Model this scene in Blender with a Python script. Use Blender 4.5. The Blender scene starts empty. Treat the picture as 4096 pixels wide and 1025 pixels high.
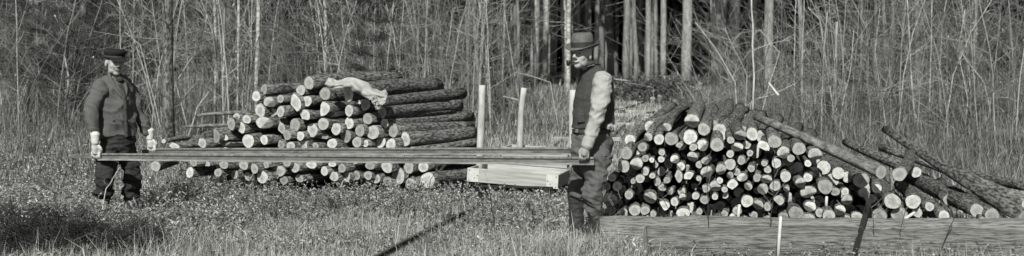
import bpy, bmesh, math, random
import numpy as np
from mathutils import Vector, Matrix, noise
R = math.radians
random.seed(7); rng = np.random.default_rng(11)
C = bpy.context.scene.collection
scn = bpy.context.scene

# ------------------------------------------------------------------ camera, sky, sun, exposure
FPX, UC, VH, CAMZ = 4400.0, 2048.0, 290.0, 1.5
cd = bpy.data.cameras.new('camera'); cam = bpy.data.objects.new('camera', cd); C.objects.link(cam)
cam.location = (0, 0, CAMZ); cam.rotation_euler = (R(90), 0, 0)
cd.sensor_width = 36; cd.lens = 36*FPX/4096; cd.shift_y = -(512.5-VH)/4096
cd.clip_start = 0.1; cd.clip_end = 2000
scn.camera = cam
cd.dof.use_dof = True; cd.dof.focus_distance = 10.3; cd.dof.aperture_fstop = 2.0
SUN_AZ, SUN_EL = -10.0, 40.0          # azimuth measured from straight behind the camera, minus = to the left
sdir = Vector((math.sin(R(SUN_AZ))*math.cos(R(SUN_EL)), -math.cos(R(SUN_AZ))*math.cos(R(SUN_EL)), math.sin(R(SUN_EL))))
w = bpy.data.worlds.new('World'); scn.world = w; w.use_nodes = True
nt = w.node_tree; nt.nodes.clear()
sky = nt.nodes.new('ShaderNodeTexSky'); sky.sky_type = 'NISHITA'; sky.sun_disc = False
sky.sun_elevation = R(SUN_EL); sky.sun_rotation = R(180-SUN_AZ)
bw = nt.nodes.new('ShaderNodeRGBToBW'); bg = nt.nodes.new('ShaderNodeBackground'); wo = nt.nodes.new('ShaderNodeOutputWorld')
bg.inputs[1].default_value = 0.05
nt.links.new(sky.outputs[0], bw.inputs[0]); nt.links.new(bw.outputs[0], bg.inputs[0]); nt.links.new(bg.outputs[0], wo.inputs[0])
sl = bpy.data.lights.new('sun', 'SUN'); sl.energy = 4.2; sl.angle = R(0.5); sl.color = (1, 0.998, 0.96)
so = bpy.data.objects.new('sun', sl); C.objects.link(so); so.rotation_euler = sdir.to_track_quat('Z', 'Y').to_euler()
scn.view_settings.view_transform = 'Standard'; scn.view_settings.look = 'None'
scn.view_settings.gamma = 1; scn.view_settings.exposure = 0.40; scn.view_settings.use_curve_mapping = False

# ------------------------------------------------------------------ helpers
def P(u, v, Y): return Vector(((u-UC)/FPX*Y, Y, CAMZ-(v-VH)/FPX*Y))
GK = [(-50, 0), (0, 0), (12, 0), (13.5, .1), (15, .33), (18, .74), (24, 1.02), (30, 1.2), (50, 1.8), (80, 2.5), (140, 3.6), (500, 9)]
GY = np.array([k[0] for k in GK], float); GZ = np.array([k[1] for k in GK], float)
def gz(y, x=0.0):
    y = np.asarray(y, float)
    z = (np.interp(y-.5, GY, GZ)+np.interp(y, GY, GZ)+np.interp(y+.5, GY, GZ))/3
    return z + .03*np.sin(x*1.3+y*.7)*np.clip((y-12)/6, 0, 1) + .012*np.sin(x*2.9-y*1.7)
def gzf(x, y): return float(gz(y, x))
def tint(v): return (v, v*1.01, v*.955, 1)

def mat(name, base, dark=None, scale=8.0, stretch=(1, 1, 1), rough=.9, bump=0.0, bscale=None, rand=0.0, attr=None, detail=6, spec=.2, lo=.35, hi=.65, wave=None):
    m = bpy.data.materials.new(name); m.use_nodes = True; n = m.node_tree; N = n.nodes; L = n.links
    b = N['Principled BSDF']; b.inputs['Roughness'].default_value = rough; b.inputs['Specular IOR Level'].default_value = spec
    tc = N.new('ShaderNodeTexCoord'); mp = N.new('ShaderNodeMapping'); mp.inputs['Scale'].default_value = stretch
    L.new(tc.outputs['Object'], mp.inputs[0])
    oi = N.new('ShaderNodeObjectInfo')
    add = N.new('ShaderNodeVectorMath'); add.operation = 'ADD'; mulr = N.new('ShaderNodeMath'); mulr.operation = 'MULTIPLY'; mulr.inputs[1].default_value = 37
    L.new(oi.outputs['Random'], mulr.inputs[0]); L.new(mp.outputs[0], add.inputs[0]); L.new(mulr.outputs[0], add.inputs[1])
    no = N.new('ShaderNodeTexNoise'); no.inputs['Scale'].default_value = scale; no.inputs['Detail'].default_value = detail; no.inputs['Roughness'].default_value = .62
    L.new(add.outputs[0], no.inputs['Vector'])
    cr = N.new('ShaderNodeValToRGB'); cr.color_ramp.elements[0].position = lo; cr.color_ramp.elements[1].position = hi
    cr.color_ramp.elements[0].color = tint(dark if dark is not None else base*.6); cr.color_ramp.elements[1].color = tint(base)
    L.new(no.outputs['Fac'], cr.inputs[0]); out = cr.outputs[0]
    def mulc(out, fac_socket, a, bb):
        mr = N.new('ShaderNodeMapRange'); mr.inputs['To Min'].default_value = a; mr.inputs['To Max'].default_value = bb
        L.new(fac_socket, mr.inputs[0]); vm = N.new('ShaderNodeVectorMath'); vm.operation = 'SCALE'
        L.new(out, vm.inputs[0]); L.new(mr.outputs[0], vm.inputs['Scale']); return vm.outputs[0]
    if rand: out = mulc(out, oi.outputs['Random'], 1-rand, 1+rand)
    if attr:
        at = N.new('ShaderNodeAttribute'); at.attribute_name = 'var'; out = mulc(out, at.outputs['Fac'], attr[0], attr[1])
    L.new(out, b.inputs['Base Color'])
    if bump:
        n2 = N.new('ShaderNodeTexNoise'); n2.inputs['Scale'].default_value = bscale or scale*2; n2.inputs['Detail'].default_value = 8; n2.inputs['Roughness'].default_value = .65
        L.new(add.outputs[0], n2.inputs['Vector']); bp = N.new('ShaderNodeBump'); bp.inputs['Strength'].default_value = 1; bp.inputs['Distance'].default_value = bump
        L.new(n2.outputs['Fac'], bp.inputs['Height']); L.new(bp.outputs[0], b.inputs['Normal'])
    return m

M = {}
M['ground'] = mat('ground_soil', .10, .03, 14, bump=.03, bscale=30)
M['grass'] = mat('dry_grass', .47, .25, 3.0, rough=.8, attr=(.45, 1.4))
M['grass_tall'] = mat('tall_dry_grass', .31, .13, 1.6, rough=.8, attr=(.25, 1.4))
M['weed'] = mat('weed_leaves', .34, .16, 3.0, rough=.6, attr=(.4, 1.5), spec=.4)
M['weed_stem'] = mat('weed_stems', .2, .12, 3.0)
M['twig'] = mat('brush_twigs', .33, .16, 2.2, attr=(.15, 1.5))
M['sapling'] = mat('sapling_bark', .40, .25, 20, rand=.25)
M['sapling_dark'] = mat('dark_twig_bark', .09, .05, 20, rand=.2)
M['bark'] = mat('log_bark', .23, .04, 48, (1, .33, 1), bump=.03, bscale=52, rand=.25, lo=.42, hi=.60)
M['bark_light'] = mat('weathered_log_bark', .25, .07, 24, (1, .5, 1), bump=.03, bscale=34, rand=.15, lo=.38, hi=.62)
M['scaly'] = mat('scaly_dark_bark', .20, .05, 30, (1, 1, .5), bump=.03, bscale=24, lo=.42, hi=.56)
M['trunk'] = mat('tree_bark', .30, .13, 16, (1, 1, .3), bump=.015, bscale=26, rand=.3)
M['trunk_dark'] = mat('forest_trunk_bark', .40, .16, 14, (1, 1, .3), bump=.01, rand=.55)
M['trunk_pale'] = mat('pale_tree_bark', .50, .22, 11, (1, 1, 1.6), bump=.01, rand=.1, lo=.4, hi=.58)
M['needle'] = mat('needles', .045, .02, 4, rough=.6, attr=(.5, 1.5))
M['needle_dead'] = mat('dry_needles', .13, .05, 5, rough=.8, attr=(.4, 1.5))
M['post'] = mat('peeled_pole', .50, .28, 14, (1, 1, .3), bump=.004, lo=.3, hi=.6)
M['board'] = mat('planed_board', .42, .24, 10, (.22, 1, 3.4), rough=.75, bump=.001, rand=.1, lo=.3, hi=.6)
M['plate'] = mat('pale_corner_plate', .55, .42, 12, rough=.6)
M['iron'] = mat('dark_iron', .025, .012, 18, rough=.7, bump=.002)
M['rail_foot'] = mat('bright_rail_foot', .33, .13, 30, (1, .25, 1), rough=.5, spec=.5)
M['rail'] = mat('rail_steel', .17, .06, 22, (1, .3, 1.3), rough=.55, spec=.5, bump=.001)
M['rail_top'] = mat('worn_rail_edge', .22, .10, 30, (.25, 1, 1), rough=.45, spec=.5)
M['rail_rust'] = mat('rusty_track_rail', .10, .05, 25, (1, .3, 1), rough=.8, bump=.003)
M['tie'] = mat('weathered_tie', .42, .22, 10, (.4, 2, 2), bump=.006)
M['beam'] = mat('stripped_log_wood', .42, .17, 7, (.16, 3.2, 3.2), rough=.85, bump=.012, bscale=11, lo=.33, hi=.58)
M['cloth'] = mat('pale_cloth', .38, .28, 9, bump=.004, bscale=40)
M['stake'] = mat('pale_stake_wood', .62, .45, 14, (1, 1, .2))
M['sweater'] = mat('knit_wool', .125, .085, 60, (1, 1, 2.6), rough=.95, bump=.004, bscale=140, lo=.3, hi=.7)
M['rib'] = mat('ribbed_wool', .07, .035, 90, (2, 2, .3), rough=.95, bump=.004)
M['trouser_dark'] = mat('dark_trouser_cloth', .040, .02, 18, rough=.9, bump=.003)
M['trouser'] = mat('work_trouser_cloth', .12, .08, 18, rough=.9, bump=.004, bscale=22)
M['vest'] = mat('wool_vest_cloth', .062, .042, 40, rough=.95, bump=.003)
M['shirt'] = mat('pale_shirt_cloth', .36, .29, 22, rough=.9, bump=.005, bscale=18)
M['leather'] = mat('boot_leather', .05, .025, 20, rough=.55, bump=.002, spec=.4)
M['sock'] = mat('wool_sock', .36, .26, 50, rough=.95, bump=.003)
M['glove'] = mat('cotton_glove', .62, .5, 40, rough=.95, bump=.003)
M['felt'] = mat('hat_felt', .13, .09, 25, rough=.95, bump=.002)
M['band'] = mat('hat_band', .045, .03, 40, rough=.7)
M['cap'] = mat('cap_wool', .022, .012, 40, rough=.95, bump=.002)
M['skin'] = mat('skin', .40, .33, 30, rough=.6, bump=.0015, spec=.3)
M['skin_dark'] = mat('brow_and_lips', .06, .04, 30, rough=.7)
M['stubble'] = mat('grey_hair', .22, .12, 120, rough=.9)
M['pipe'] = mat('briar_pipe', .02, .015, 20, rough=.35, spec=.5)

def wood_end(name, sap, heart, mid):
    m = bpy.data.materials.new(name); m.use_nodes = True; N = m.node_tree.nodes; L = m.node_tree.links
    b = N['Principled BSDF']; b.inputs['Roughness'].default_value = .8; b.inputs['Specular IOR Level'].default_value = .15
    tc = N.new('ShaderNodeTexCoord'); sub = N.new('ShaderNodeVectorMath'); sub.operation = 'SUBTRACT'; sub.inputs[1].default_value = (.5, .5, .47)
    L.new(tc.outputs['Generated'], sub.inputs[0])
    sc = N.new('ShaderNodeVectorMath'); sc.operation = 'MULTIPLY'; sc.inputs[1].default_value = (1, 0, 1); L.new(sub.outputs[0], sc.inputs[0])
    oi = N.new('ShaderNodeObjectInfo'); no = N.new('ShaderNodeTexNoise'); no.inputs['Scale'].default_value = 3.5; no.inputs['Detail'].default_value = 5; no.noise_dimensions = '4D'
    mr = N.new('ShaderNodeMath'); mr.operation = 'MULTIPLY'; mr.inputs[1].default_value = 50; L.new(oi.outputs['Random'], mr.inputs[0]); L.new(mr.outputs[0], no.inputs['W'])
    L.new(tc.outputs['Generated'], no.inputs['Vector'])
    ln = N.new('ShaderNodeVectorMath'); ln.operation = 'LENGTH'; L.new(sc.outputs[0], ln.inputs[0])
    ad = N.new('ShaderNodeMath'); ad.operation = 'MULTIPLY_ADD'; ad.inputs[1].default_value = .22; L.new(no.outputs['Fac'], ad.inputs[0]); L.new(ln.outputs['Value'], ad.inputs[2])
    cr = N.new('ShaderNodeValToRGB'); e = cr.color_ramp.elements
    e[0].position = .10; e[0].color = tint(mid); e[1].position = .60; e[1].color = tint(sap)
    for p, c in ((.17, heart), (.33, heart*1.05), (.40, sap), (.56, sap*1.03)):
        q = e.new(p); q.color = tint(c)
    L.new(ad.outputs[0], cr.inputs[0])
    # growth rings and saw roughness
    sn = N.new('ShaderNodeMath'); sn.operation = 'SINE'; m2 = N.new('ShaderNodeMath'); m2.operation = 'MULTIPLY'; m2.inputs[1].default_value = 120; L.new(ad.outputs[0], m2.inputs[0]); L.new(m2.outputs[0], sn.inputs[0])
    r2 = N.new('ShaderNodeMapRange'); r2.inputs['From Min'].default_value = -1; r2.inputs['To Min'].default_value = .88; r2.inputs['To Max'].default_value = 1.04; L.new(sn.outputs[0], r2.inputs[0])
    vs = N.new('ShaderNodeVectorMath'); vs.operation = 'SCALE'; L.new(cr.outputs[0], vs.inputs[0]); L.new(r2.outputs[0], vs.inputs['Scale'])
    r3 = N.new('ShaderNodeMapRange'); r3.inputs['To Min'].default_value = .58; r3.inputs['To Max'].default_value = 1.12; L.new(oi.outputs['Random'], r3.inputs[0])
    v3 = N.new('ShaderNodeVectorMath'); v3.operation = 'SCALE'; L.new(vs.outputs[0], v3.inputs[0]); L.new(r3.outputs[0], v3.inputs['Scale'])
    n3 = N.new('ShaderNodeTexNoise'); n3.noise_dimensions = '4D'; n3.inputs['Scale'].default_value = 5; n3.inputs['Detail'].default_value = 6; n3.inputs['Roughness'].default_value = .7
    L.new(mr.outputs[0], n3.inputs['W']); L.new(tc.outputs['Generated'], n3.inputs['Vector'])
    r4 = N.new('ShaderNodeMapRange'); r4.inputs['From Min'].default_value = .35; r4.inputs['From Max'].default_value = .6; r4.inputs['To Min'].default_value = .66; r4.inputs['To Max'].default_value = 1.08; L.new(n3.outputs['Fac'], r4.inputs[0])
    v4 = N.new('ShaderNodeVectorMath'); v4.operation = 'SCALE'; L.new(v3.outputs[0], v4.inputs[0]); L.new(r4.outputs[0], v4.inputs['Scale'])
    L.new(v4.outputs[0], b.inputs['Base Color'])
    bp = N.new('ShaderNodeBump'); bp.inputs['Distance'].default_value = .004; L.new(no.outputs['Fac'], bp.inputs['Height']); L.new(bp.outputs[0], b.inputs['Normal'])
    return m
M['end'] = wood_end('sawn_log_end', .56, .42, .33)
M['end_grey'] = wood_end('shade_toned_log_end', .46, .30, .24)  # darker copy of the sawn end, shade put into its colour
M['split'] = mat('split_wood', .60, .36, 14, (2.5, .3, 2.5), rough=.85, bump=.006)

def link(name, me, m=None, parent=None, label=None, cat=None, group=None, kind=None, smooth=False):
    o = bpy.data.objects.new(name, me); C.objects.link(o)
    if m is not None and me is not None:
        for x in (m if isinstance(m, (list, tuple)) else [m]): me.materials.append(x)
    if parent: o.parent = parent
    if label: o['label'] = label
    if cat: o['category'] = cat
    if group: o['group'] = group
    if kind: o['kind'] = kind
    if smooth and me: me.polygons.foreach_set('use_smooth', [True]*len(me.polygons))
    return o
def np_mesh(name, V, F, smooth=True, var=None):
    me = bpy.data.meshes.new(name); V = np.asarray(V, np.float32); F = np.asarray(F, np.int32)
    k = F.shape[1]; me.vertices.add(len(V)); me.vertices.foreach_set('co', V.ravel())
    me.loops.add(F.size); me.loops.foreach_set('vertex_index', F.ravel())
    me.polygons.add(len(F)); me.polygons.foreach_set('loop_start', np.arange(0, F.size, k, dtype=np.int32))
    me.update(calc_edges=True)
    if smooth: me.polygons.foreach_set('use_smooth', np.ones(len(F), bool))
    if var is not None:
        a = me.attributes.new('var', 'FLOAT', 'POINT'); a.data.foreach_set('value', np.asarray(var, np.float32))
    return me
def strands(Pp, Rr, sides=3):
    """(N,K,3) polylines, (N,K) radii -> tube verts and quads"""
    Pp = np.asarray(Pp, float); N, K, _ = Pp.shape
    T = np.gradient(Pp, axis=1); T /= np.linalg.norm(T, axis=2, keepdims=True)+1e-9
    ref = np.where(np.abs(T[..., 2:3]) > .8, np.array([1., .3, 0]), np.array([0, .2, 1.]))
    A = np.cross(T, ref); A /= np.linalg.norm(A, axis=2, keepdims=True)+1e-9; B = np.cross(T, A)
    an = np.arange(sides)*2*np.pi/sides
    V = Pp[:, :, None, :] + Rr[:, :, None, None]*(np.cos(an)[None, None, :, None]*A[:, :, None, :]+np.sin(an)[None, None, :, None]*B[:, :, None, :])
    V = V.reshape(-1, 3); base = (np.arange(N)*K*sides)[:, None, None]; k = np.arange(K-1)[None, :, None]*sides; s = np.arange(sides)[None, None, :]
    a = base+k+s; b = base+k+(s+1) % sides
    F = np.stack([a, b, b+sides, a+sides], -1).reshape(-1, 4)
    return V, F
class Acc:
    def __init__(s): s.V = []; s.F = []; s.var = []; s.n = 0
    def add(s, V, F, var=None):
        V = np.asarray(V, float); F = np.asarray(F, int); s.V.append(V); s.F.append(F+s.n); s.n += len(V)
        s.var.append(np.full(len(V), .5) if var is None else np.broadcast_to(var, (len(V),)))
    def mesh(s, name, smooth=True): return np_mesh(name, np.concatenate(s.V), np.concatenate(s.F), smooth, np.concatenate(s.var))
def tube_mesh(name, pts, radii, sides=12, caps=True, wob=0.0, seed=0):
    """one bent tapered tube as a mesh in local coordinates"""
    bm = bmesh.new(); pts = [Vector(p) for p in pts]; rings = []
    for i, p in enumerate(pts):
        t = (pts[min(i+1, len(pts)-1)]-pts[max(i-1, 0)]).normalized()
        ref = Vector((1, 0, 0)) if abs(t.x) < .7 else Vector((0, 0, 1))
        a = t.cross(ref).normalized(); b = t.cross(a)
        ring = []
        for s in range(sides):
            an = 2*math.pi*s/sides; d = a*math.cos(an)+b*math.sin(an)
            r = radii[i]*(1+wob*noise.noise(Vector((d.x*1.5+seed, d.y*1.5+p.z*3, d.z*1.5+p.y*3+p.x*3))))
            ring.append(bm.verts.new(p+d*r))
        rings.append(ring)
    for i in range(len(rings)-1):
        for s in range(sides):
            bm.faces.new((rings[i][s], rings[i][(s+1) % sides], rings[i+1][(s+1) % sides], rings[i+1][s]))
    if caps: bm.faces.new(rings[0][::-1]); bm.faces.new(rings[-1])
    bmesh.ops.recalc_face_normals(bm, faces=bm.faces)
    me = bpy.data.meshes.new(name); bm.to_mesh(me); bm.free()
    for p in me.polygons: p.use_smooth = len(p.vertices) == 4
    return me
def prism_mesh(name, prof, length, bevel=0.0):
    """profile in local X-Z extruded along local +Y"""
    bm = bmesh.new(); f = [bm.verts.new((x, 0, z)) for x, z in prof]; g = [bm.verts.new((x, length, z)) for x, z in prof]
    n = len(prof); bm.faces.new(f); bm.faces.new(g[::-1])
    for i in range(n): bm.faces.new((f[i], g[i], g[(i+1) % n], f[(i+1) % n]))
    bmesh.ops.recalc_face_normals(bm, faces=bm.faces)
    if bevel: bmesh.ops.bevel(bm, geom=bm.edges[:], offset=bevel, segments=1, affect='EDGES')
    me = bpy.data.meshes.new(name); bm.to_mesh(me); bm.free(); return me
def box_mesh(name, sx, sy, sz, bevel=.003, center=(0, 0, 0)):
    bm = bmesh.new(); bmesh.ops.create_cube(bm, size=1)
    for v in bm.verts: v.co = Vector((v.co.x*sx+center[0], v.co.y*sy+center[1], v.co.z*sz+center[2]))
    if bevel: bmesh.ops.bevel(bm, geom=bm.edges[:], offset=bevel, segments=1, affect='EDGES')
    me = bpy.data.meshes.new(name); bm.to_mesh(me); bm.free(); return me
def empty(name, loc, rz=0, **k):
    o = link(name, None, **k); o.location = loc; o.rotation_euler = (0, 0, rz); return o
def aim(o, a, b, roll=0.0):
    """put o at a, local +Y towards b"""
    q = (Vector(b)-Vector(a)).to_track_quat('Y', 'Z'); o.rotation_mode = 'QUATERNION'; o.rotation_quaternion = q; o.location = a

# ------------------------------------------------------------------ ground
xs = np.concatenate([np.linspace(-300, -16, 12), np.linspace(-14, 14, 113), np.linspace(16, 300, 12)])
ys = np.concatenate([np.linspace(-60, 6, 8), np.linspace(6.5, 34, 111), np.linspace(36, 600, 40)])
XX, YY = np.meshgrid(xs, ys); ZZ = gz(YY, XX)+.015*rng.standard_normal(XX.shape)*((YY > 7) & (YY < 34))
nx, ny = len(xs), len(ys); idx = np.arange(nx*ny).reshape(ny, nx)
F = np.stack([idx[:-1, :-1], idx[:-1, 1:], idx[1:, 1:], idx[1:, :-1]], -1).reshape(-1, 4)
link('ground', np_mesh('ground', np.stack([XX, YY, ZZ], -1).reshape(-1, 3), F), M['ground'], kind='structure')

# ------------------------------------------------------------------ grass and weeds
def track_x(y): return -.949+.191*(y-8.38)+.012*np.clip(y-12, 0, None)**2      # left rail of the narrow track
def blades(n, x0, x1, y0, y1, h0, h1, wd, lean=.35, mask=None):
    y = rng.uniform(y0, y1, n); x = rng.uniform(x0, x1, n)*(1 if x1 < 20 else 1)
    if mask is not None:
        k = mask(x, y); x = x[k]; y = y[k]
    keep = (np.abs(x) < y*.50+.6) & ~((y < 12.6) & (x > track_x(y)-.05) & (x < track_x(y)+.10)); x = x[keep]; y = y[keep]; n = len(x)
    z = gz(y, x)-.01; h = rng.uniform(h0, h1, n)*(.7+.3*np.sin(x*2.1+1)*np.sin(y*1.7)+.2*rng.standard_normal(n)).clip(.3, 1.5)
    a = rng.uniform(0, 2*np.pi, n); wv = np.stack([np.cos(a), np.sin(a), 0*a], -1)*(wd*rng.uniform(.6, 1.3, n))[:, None]
    b = rng.uniform(0, 2*np.pi, n); l = rng.uniform(0, lean*2, n)*h; d = np.stack([np.cos(b), np.sin(b), 0*b], -1)*l[:, None]
    p0 = np.stack([x, y, z], -1); up = np.zeros((n, 3)); up[:, 2] = h
    p1 = p0+d*.3+up*.6; p2 = p0+d+up*(1-.35*(l/h)[:, None].clip(0, 1))
    V = np.stack([p0-wv, p0+wv, p1+wv*.8, p1-wv*.8, p2+wv*.2, p2-wv*.2], 1).reshape(-1, 3)
    i = np.arange(n)[:, None]*6; F = np.concatenate([i+np.array([[0, 1, 2, 3]]), i+np.array([[3, 2, 4, 5]])])
    return V, F, np.repeat(rng.uniform(0, 1, n)**1.2, 6)
def leafy(n, x0, x1, y0, y1, h0, h1, nl, ll, lw, mask=None, dens=None):
    y = rng.uniform(y0, y1, n); x = rng.uniform(x0, x1, n); keep = (np.abs(x) < y*.5+.5) & ~((y < 12.6) & (x > track_x(y)-.08) & (x < track_x(y)+.12))
    if mask is not None: keep &= mask(x, y)
    x = x[keep]; y = y[keep]; n = len(x); z = gz(y, x)
    h = rng.uniform(h0, h1, n); b = rng.uniform(0, 2*np.pi, n); ln = np.stack([np.cos(b), np.sin(b), 0*b], -1)*(h*rng.uniform(0, .5, n))[:, None]
    p0 = np.stack([x, y, z-.01], -1); t = np.linspace(0, 1, 4)[None, :, None]
    up = np.zeros((n, 1, 3)); up[:, 0, 2] = h
    S = p0[:, None]+ln[:, None]*t**1.6+up*t; sv, sf = strands(S, np.full((n, 4), .0018)*np.linspace(1, .5, 4), 3)
    m = n*nl; si = np.repeat(np.arange(n), nl); tt = rng.uniform(.25, 1.02, m)
    q = p0[si]+ln[si]*(tt**1.6)[:, None]+up[si, 0]*tt[:, None]
    a = rng.uniform(0, 2*np.pi, m); el = rng.uniform(-.9, 1.1, m); L = ll*rng.uniform(.6, 1.3, m)
    d = np.stack([np.cos(a)*np.cos(el), np.sin(a)*np.cos(el), np.sin(el)], -1); s = np.cross(d, rng.standard_normal((m, 3))); s /= np.linalg.norm(s, axis=1, keepdims=True)
    nrm = np.cross(d, s); W = (lw*rng.uniform(.7, 1.2, m))[:, None]*s; L = L[:, None]
    a0 = q; a1 = q+d*L*.5+W+nrm*L*.06; a2 = q+d*L-nrm*L*.1; a3 = q+d*L*.5-W+nrm*L*.06
    V = np.stack([a0, a1, a2, a3], 1).reshape(-1, 3); F = np.arange(m*4).reshape(-1, 4)
    return (sv, sf), (V, F, np.repeat(rng.uniform(0, 1, m), 4))
track = lambda x, y: (x > track_x(y)-.1) & (x < track_x(y)+.95)
notrack = lambda x, y: ~track(x, y)
nobox = lambda x, y: ~((x > .80+(y-9.9)*.2) & (y > 9.2) & (y < 13.0) & (x < 4.2))
nopile = lambda x, y: nobox(x, y) & ~((x > -3.4-.0*y) & (x < .0+(y-12.2)*.4) & (y > 12.25) & (y < 14.2)) & ~((y > 11.6) & (y < 13.2) & (x > -.42) & (x < .6))
g = Acc()
g.add(*blades(150000, -6, 5, 7.6, 12.2, .05, .20, .0022, mask=nobox))
g.add(*blades(30000, -6, -.6, 7.6, 12.2, .12, .30, .0022, mask=nobox))
g.add(*blades(60000, -8, 8, 12.0, 17.0, .06, .20, .003, mask=nopile))
g.add(*blades(50000, .3, 4.2, 13.5, 24, .03, .11, .004, .6))
g.add(*blades(9000, -.9, 1.2, 10.6, 11.75, .12, .30, .003, .5))
g.add(*blades(2500, .1, 1.0, 8.3, 8.8, .16, .30, .0026, .4))
g.add(*blades(26000, -5.5, 1.4, 7.6, 9.9, .14, .34, .0024, .5))
g.add(*blades(40000, -11, 12, 17, 27, .06, .22, .006, mask=nopile))
g.add(*blades(9000, -20, 20, 27, 50, .06, .22, .012))
link('grass', g.mesh('grass', False), M['grass'], kind='stuff')
# tall pale dry grass standing in front of the thicket and round the right pile
openA = lambda x, y: ~((x/y > .06) & (x/y < .155) & (y < 60)) & ~((x/y > -.035) & (x/y < .155) & (y < 16.3)) & nopile(x, y)
g = Acc()
g.add(*blades(36000, -9, 9, 14.6, 20, .15, .6, .0035, .5, mask=openA))
g.add(*blades(20000, 2.2, 8, 13.4, 19, .2, .9, .0035, .5, mask=openA))
g.add(*blades(12000, -12, 12, 19, 26, .12, .4, .005, .6, mask=openA))
link('tall_grass', g.mesh('tall_grass', False), M['grass_tall'], kind='stuff')
st = Acc(); lf = Acc()
for args in ((2400, -5.5, .0, 10.6, 12.2, .16, .34, 16, .034, .0065, None),
             (1500, -5.5, -1.0, 8.6, 10.6, .12, .26, 14, .03, .006, None),
             (700, -1.0, 4.2, 8.2, 9.4, .10, .24, 12, .03, .006, nobox),
             (700, .9, 4.0, 9.1, 9.75, .08, .26, 16, .035, .007, None),
             (900, -7, -3.0, 10.5, 15, .15, .42, 14, .034, .007, None),
             (1300, -5.2, -2.4, 8.9, 10.1, .22, .40, 16, .034, .0065, None), (500, -5.4, 1.0, 8.0, 12.2, .10, .26, 10, .05, .010, nobox), (300, -.5, .75, 10.9, 11.7, .15, .3, 12, .04, .009, None), (260, .2, 1.0, 8.35, 8.8, .08, .2, 16, .034, .0065, None), (500, -.9, .8, 8.6, 10.6, .12, .26, 12, .03, .006, None)):
    (sv, sf), (V, F, vv) = leafy(*args); st.add(sv, sf); lf.add(V, F, vv)
wo_ = link('weeds', lf.mesh('weeds', False), M['weed'], kind='stuff')
link('weed_stems', st.mesh('weed_stems'), M['weed_stem'], parent=wo_)
lt = Acc()                                   # fallen leaves and wood chips scattered in the clearing
n = 5000; y = rng.uniform(9, 26, n); x = rng.uniform(-9, 9, n); z = gz(y, x)+rng.uniform(.01, .07, n)
a = rng.uniform(0, 6.28, n); s = rng.uniform(.008, .022, n); e1 = np.stack([np.cos(a), np.sin(a), rng.uniform(-.6, .6, n)], -1)*s[:, None]; e2 = np.stack([-np.sin(a), np.cos(a), rng.uniform(-.9, .9, n)], -1)*s[:, None]*.7
p = np.stack([x, y, z], -1); lt.add(np.stack([p-e1, p-e2, p+e1, p+e2], 1).reshape(-1, 3), np.arange(n*4).reshape(-1, 4), np.repeat(rng.uniform(.3, 1.8, n), 4))
link('leaf_litter', lt.mesh('leaf_litter', False), M['grass'], kind='stuff')

# ------------------------------------------------------------------ brush thicket (uncountable) behind the clearing
def thicket(x, y, h, rad, lean=.25, M1=9, M2=2, tilt=None):
    n = len(x); z = gz(y, x); K = 6; t = np.linspace(0, 1, K)[None, :, None]
    a = rng.uniform(0, 2*np.pi, n); lv = np.stack([np.cos(a), np.sin(a), 0*a], -1)*(rng.uniform(0, 1, n)**2*lean*2)[:, None]
    if tilt is not None: lv[:, 0] += tilt
    base = np.stack([x, y, z-.03], -1); wob = np.cumsum(rng.standard_normal((n, K, 3))*np.array([.036, .036, 0]), 1)*h[:, None, None]*.7
    S = base[:, None]+(lv[:, None]*t**1.4+np.array([0, 0, 1.])*t)*h[:, None, None]+wob*t
    A = Acc(); sv = rng.uniform(0, 1, n)
    rr = rad[:, None]*np.linspace(1, .35, K)[None]; v, f = strands(S, rr, 3); A.add(v, f, np.repeat(sv, K*3))
    m = n*M1; si = np.repeat(np.arange(n), M1); tt = rng.uniform(.12, .97, m); fi = tt*(K-1); i0 = fi.astype(int).clip(0, K-2); fr = (fi-i0)[:, None]
    q = S[si, i0]*(1-fr)+S[si, i0+1]*fr; b = rng.uniform(0, 2*np.pi, m); el = rng.uniform(-.25, 1.15, m)
    L = h[si]*rng.uniform(.10, .38, m)*(1.15-.7*tt); d = np.stack([np.cos(b)*np.cos(el), np.sin(b)*np.cos(el), np.sin(el)], -1)
    k3 = np.linspace(0, 1, 3)[None, :, None]; bend = rng.standard_normal((m, 1, 3))*.12; bend[:, :, 2] += .1
    T = q[:, None]+(d[:, None]*k3+bend*k3**2)*L[:, None, None]; v, f = strands(T, (rad[si]*.42)[:, None]*np.array([[1, .8, .45]]), 3); A.add(v, f, np.repeat(sv[si], 9))
    if M2:
        mm = m*M2; ti = np.repeat(np.arange(m), M2); k = rng.uniform(.3, .9, mm)[:, None]; q2 = T[ti, 0]*(1-k)+T[ti, 2]*k
        d2 = d[ti]+rng.standard_normal((mm, 3))*.55; d2 /= np.linalg.norm(d2, axis=1, keepdims=True); L2 = L[ti]*rng.uniform(.25, .6, mm)
        U = np.stack([q2, q2+d2*L2[:, None]], 1); v, f = strands(U, (rad[si][ti]*.26)[:, None]*np.array([[1, .5]]), 3); A.add(v, f, np.repeat(sv[si][ti], 6))
    return A
def scatter(n, y0, y1, q0, q1, gap=True):
    y = np.sqrt(rng.uniform(y0**2, y1**2, n)); q = rng.uniform(q0, q1, n); x = q*y
    if gap:
        k = ~((q > .015) & (q < .175)); x = x[k]; y = y[k]
    nn = np.array([noise.noise(Vector((a*1.1, b*.7, 3.3)))+.6*noise.noise(Vector((a*3.1, b*1.5, 7.7))) for a, b in zip(x, y)]); k = rng.uniform(-.55, .35, len(x)) < nn; return x[k], y[k]
x, y = scatter(950, 16.3, 25, -.49, .015); x2, y2 = scatter(110, 25, 34, -.49, .03)
x = np.concatenate([x, x2]); y = np.concatenate([y, y2])
A = thicket(x, y, rng.uniform(1.1, 4.4, len(x)), rng.uniform(.0035, .0105, len(x)), lean=.42)
link('thicket', A.mesh('thicket'), M['twig'], kind='stuff')
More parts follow.
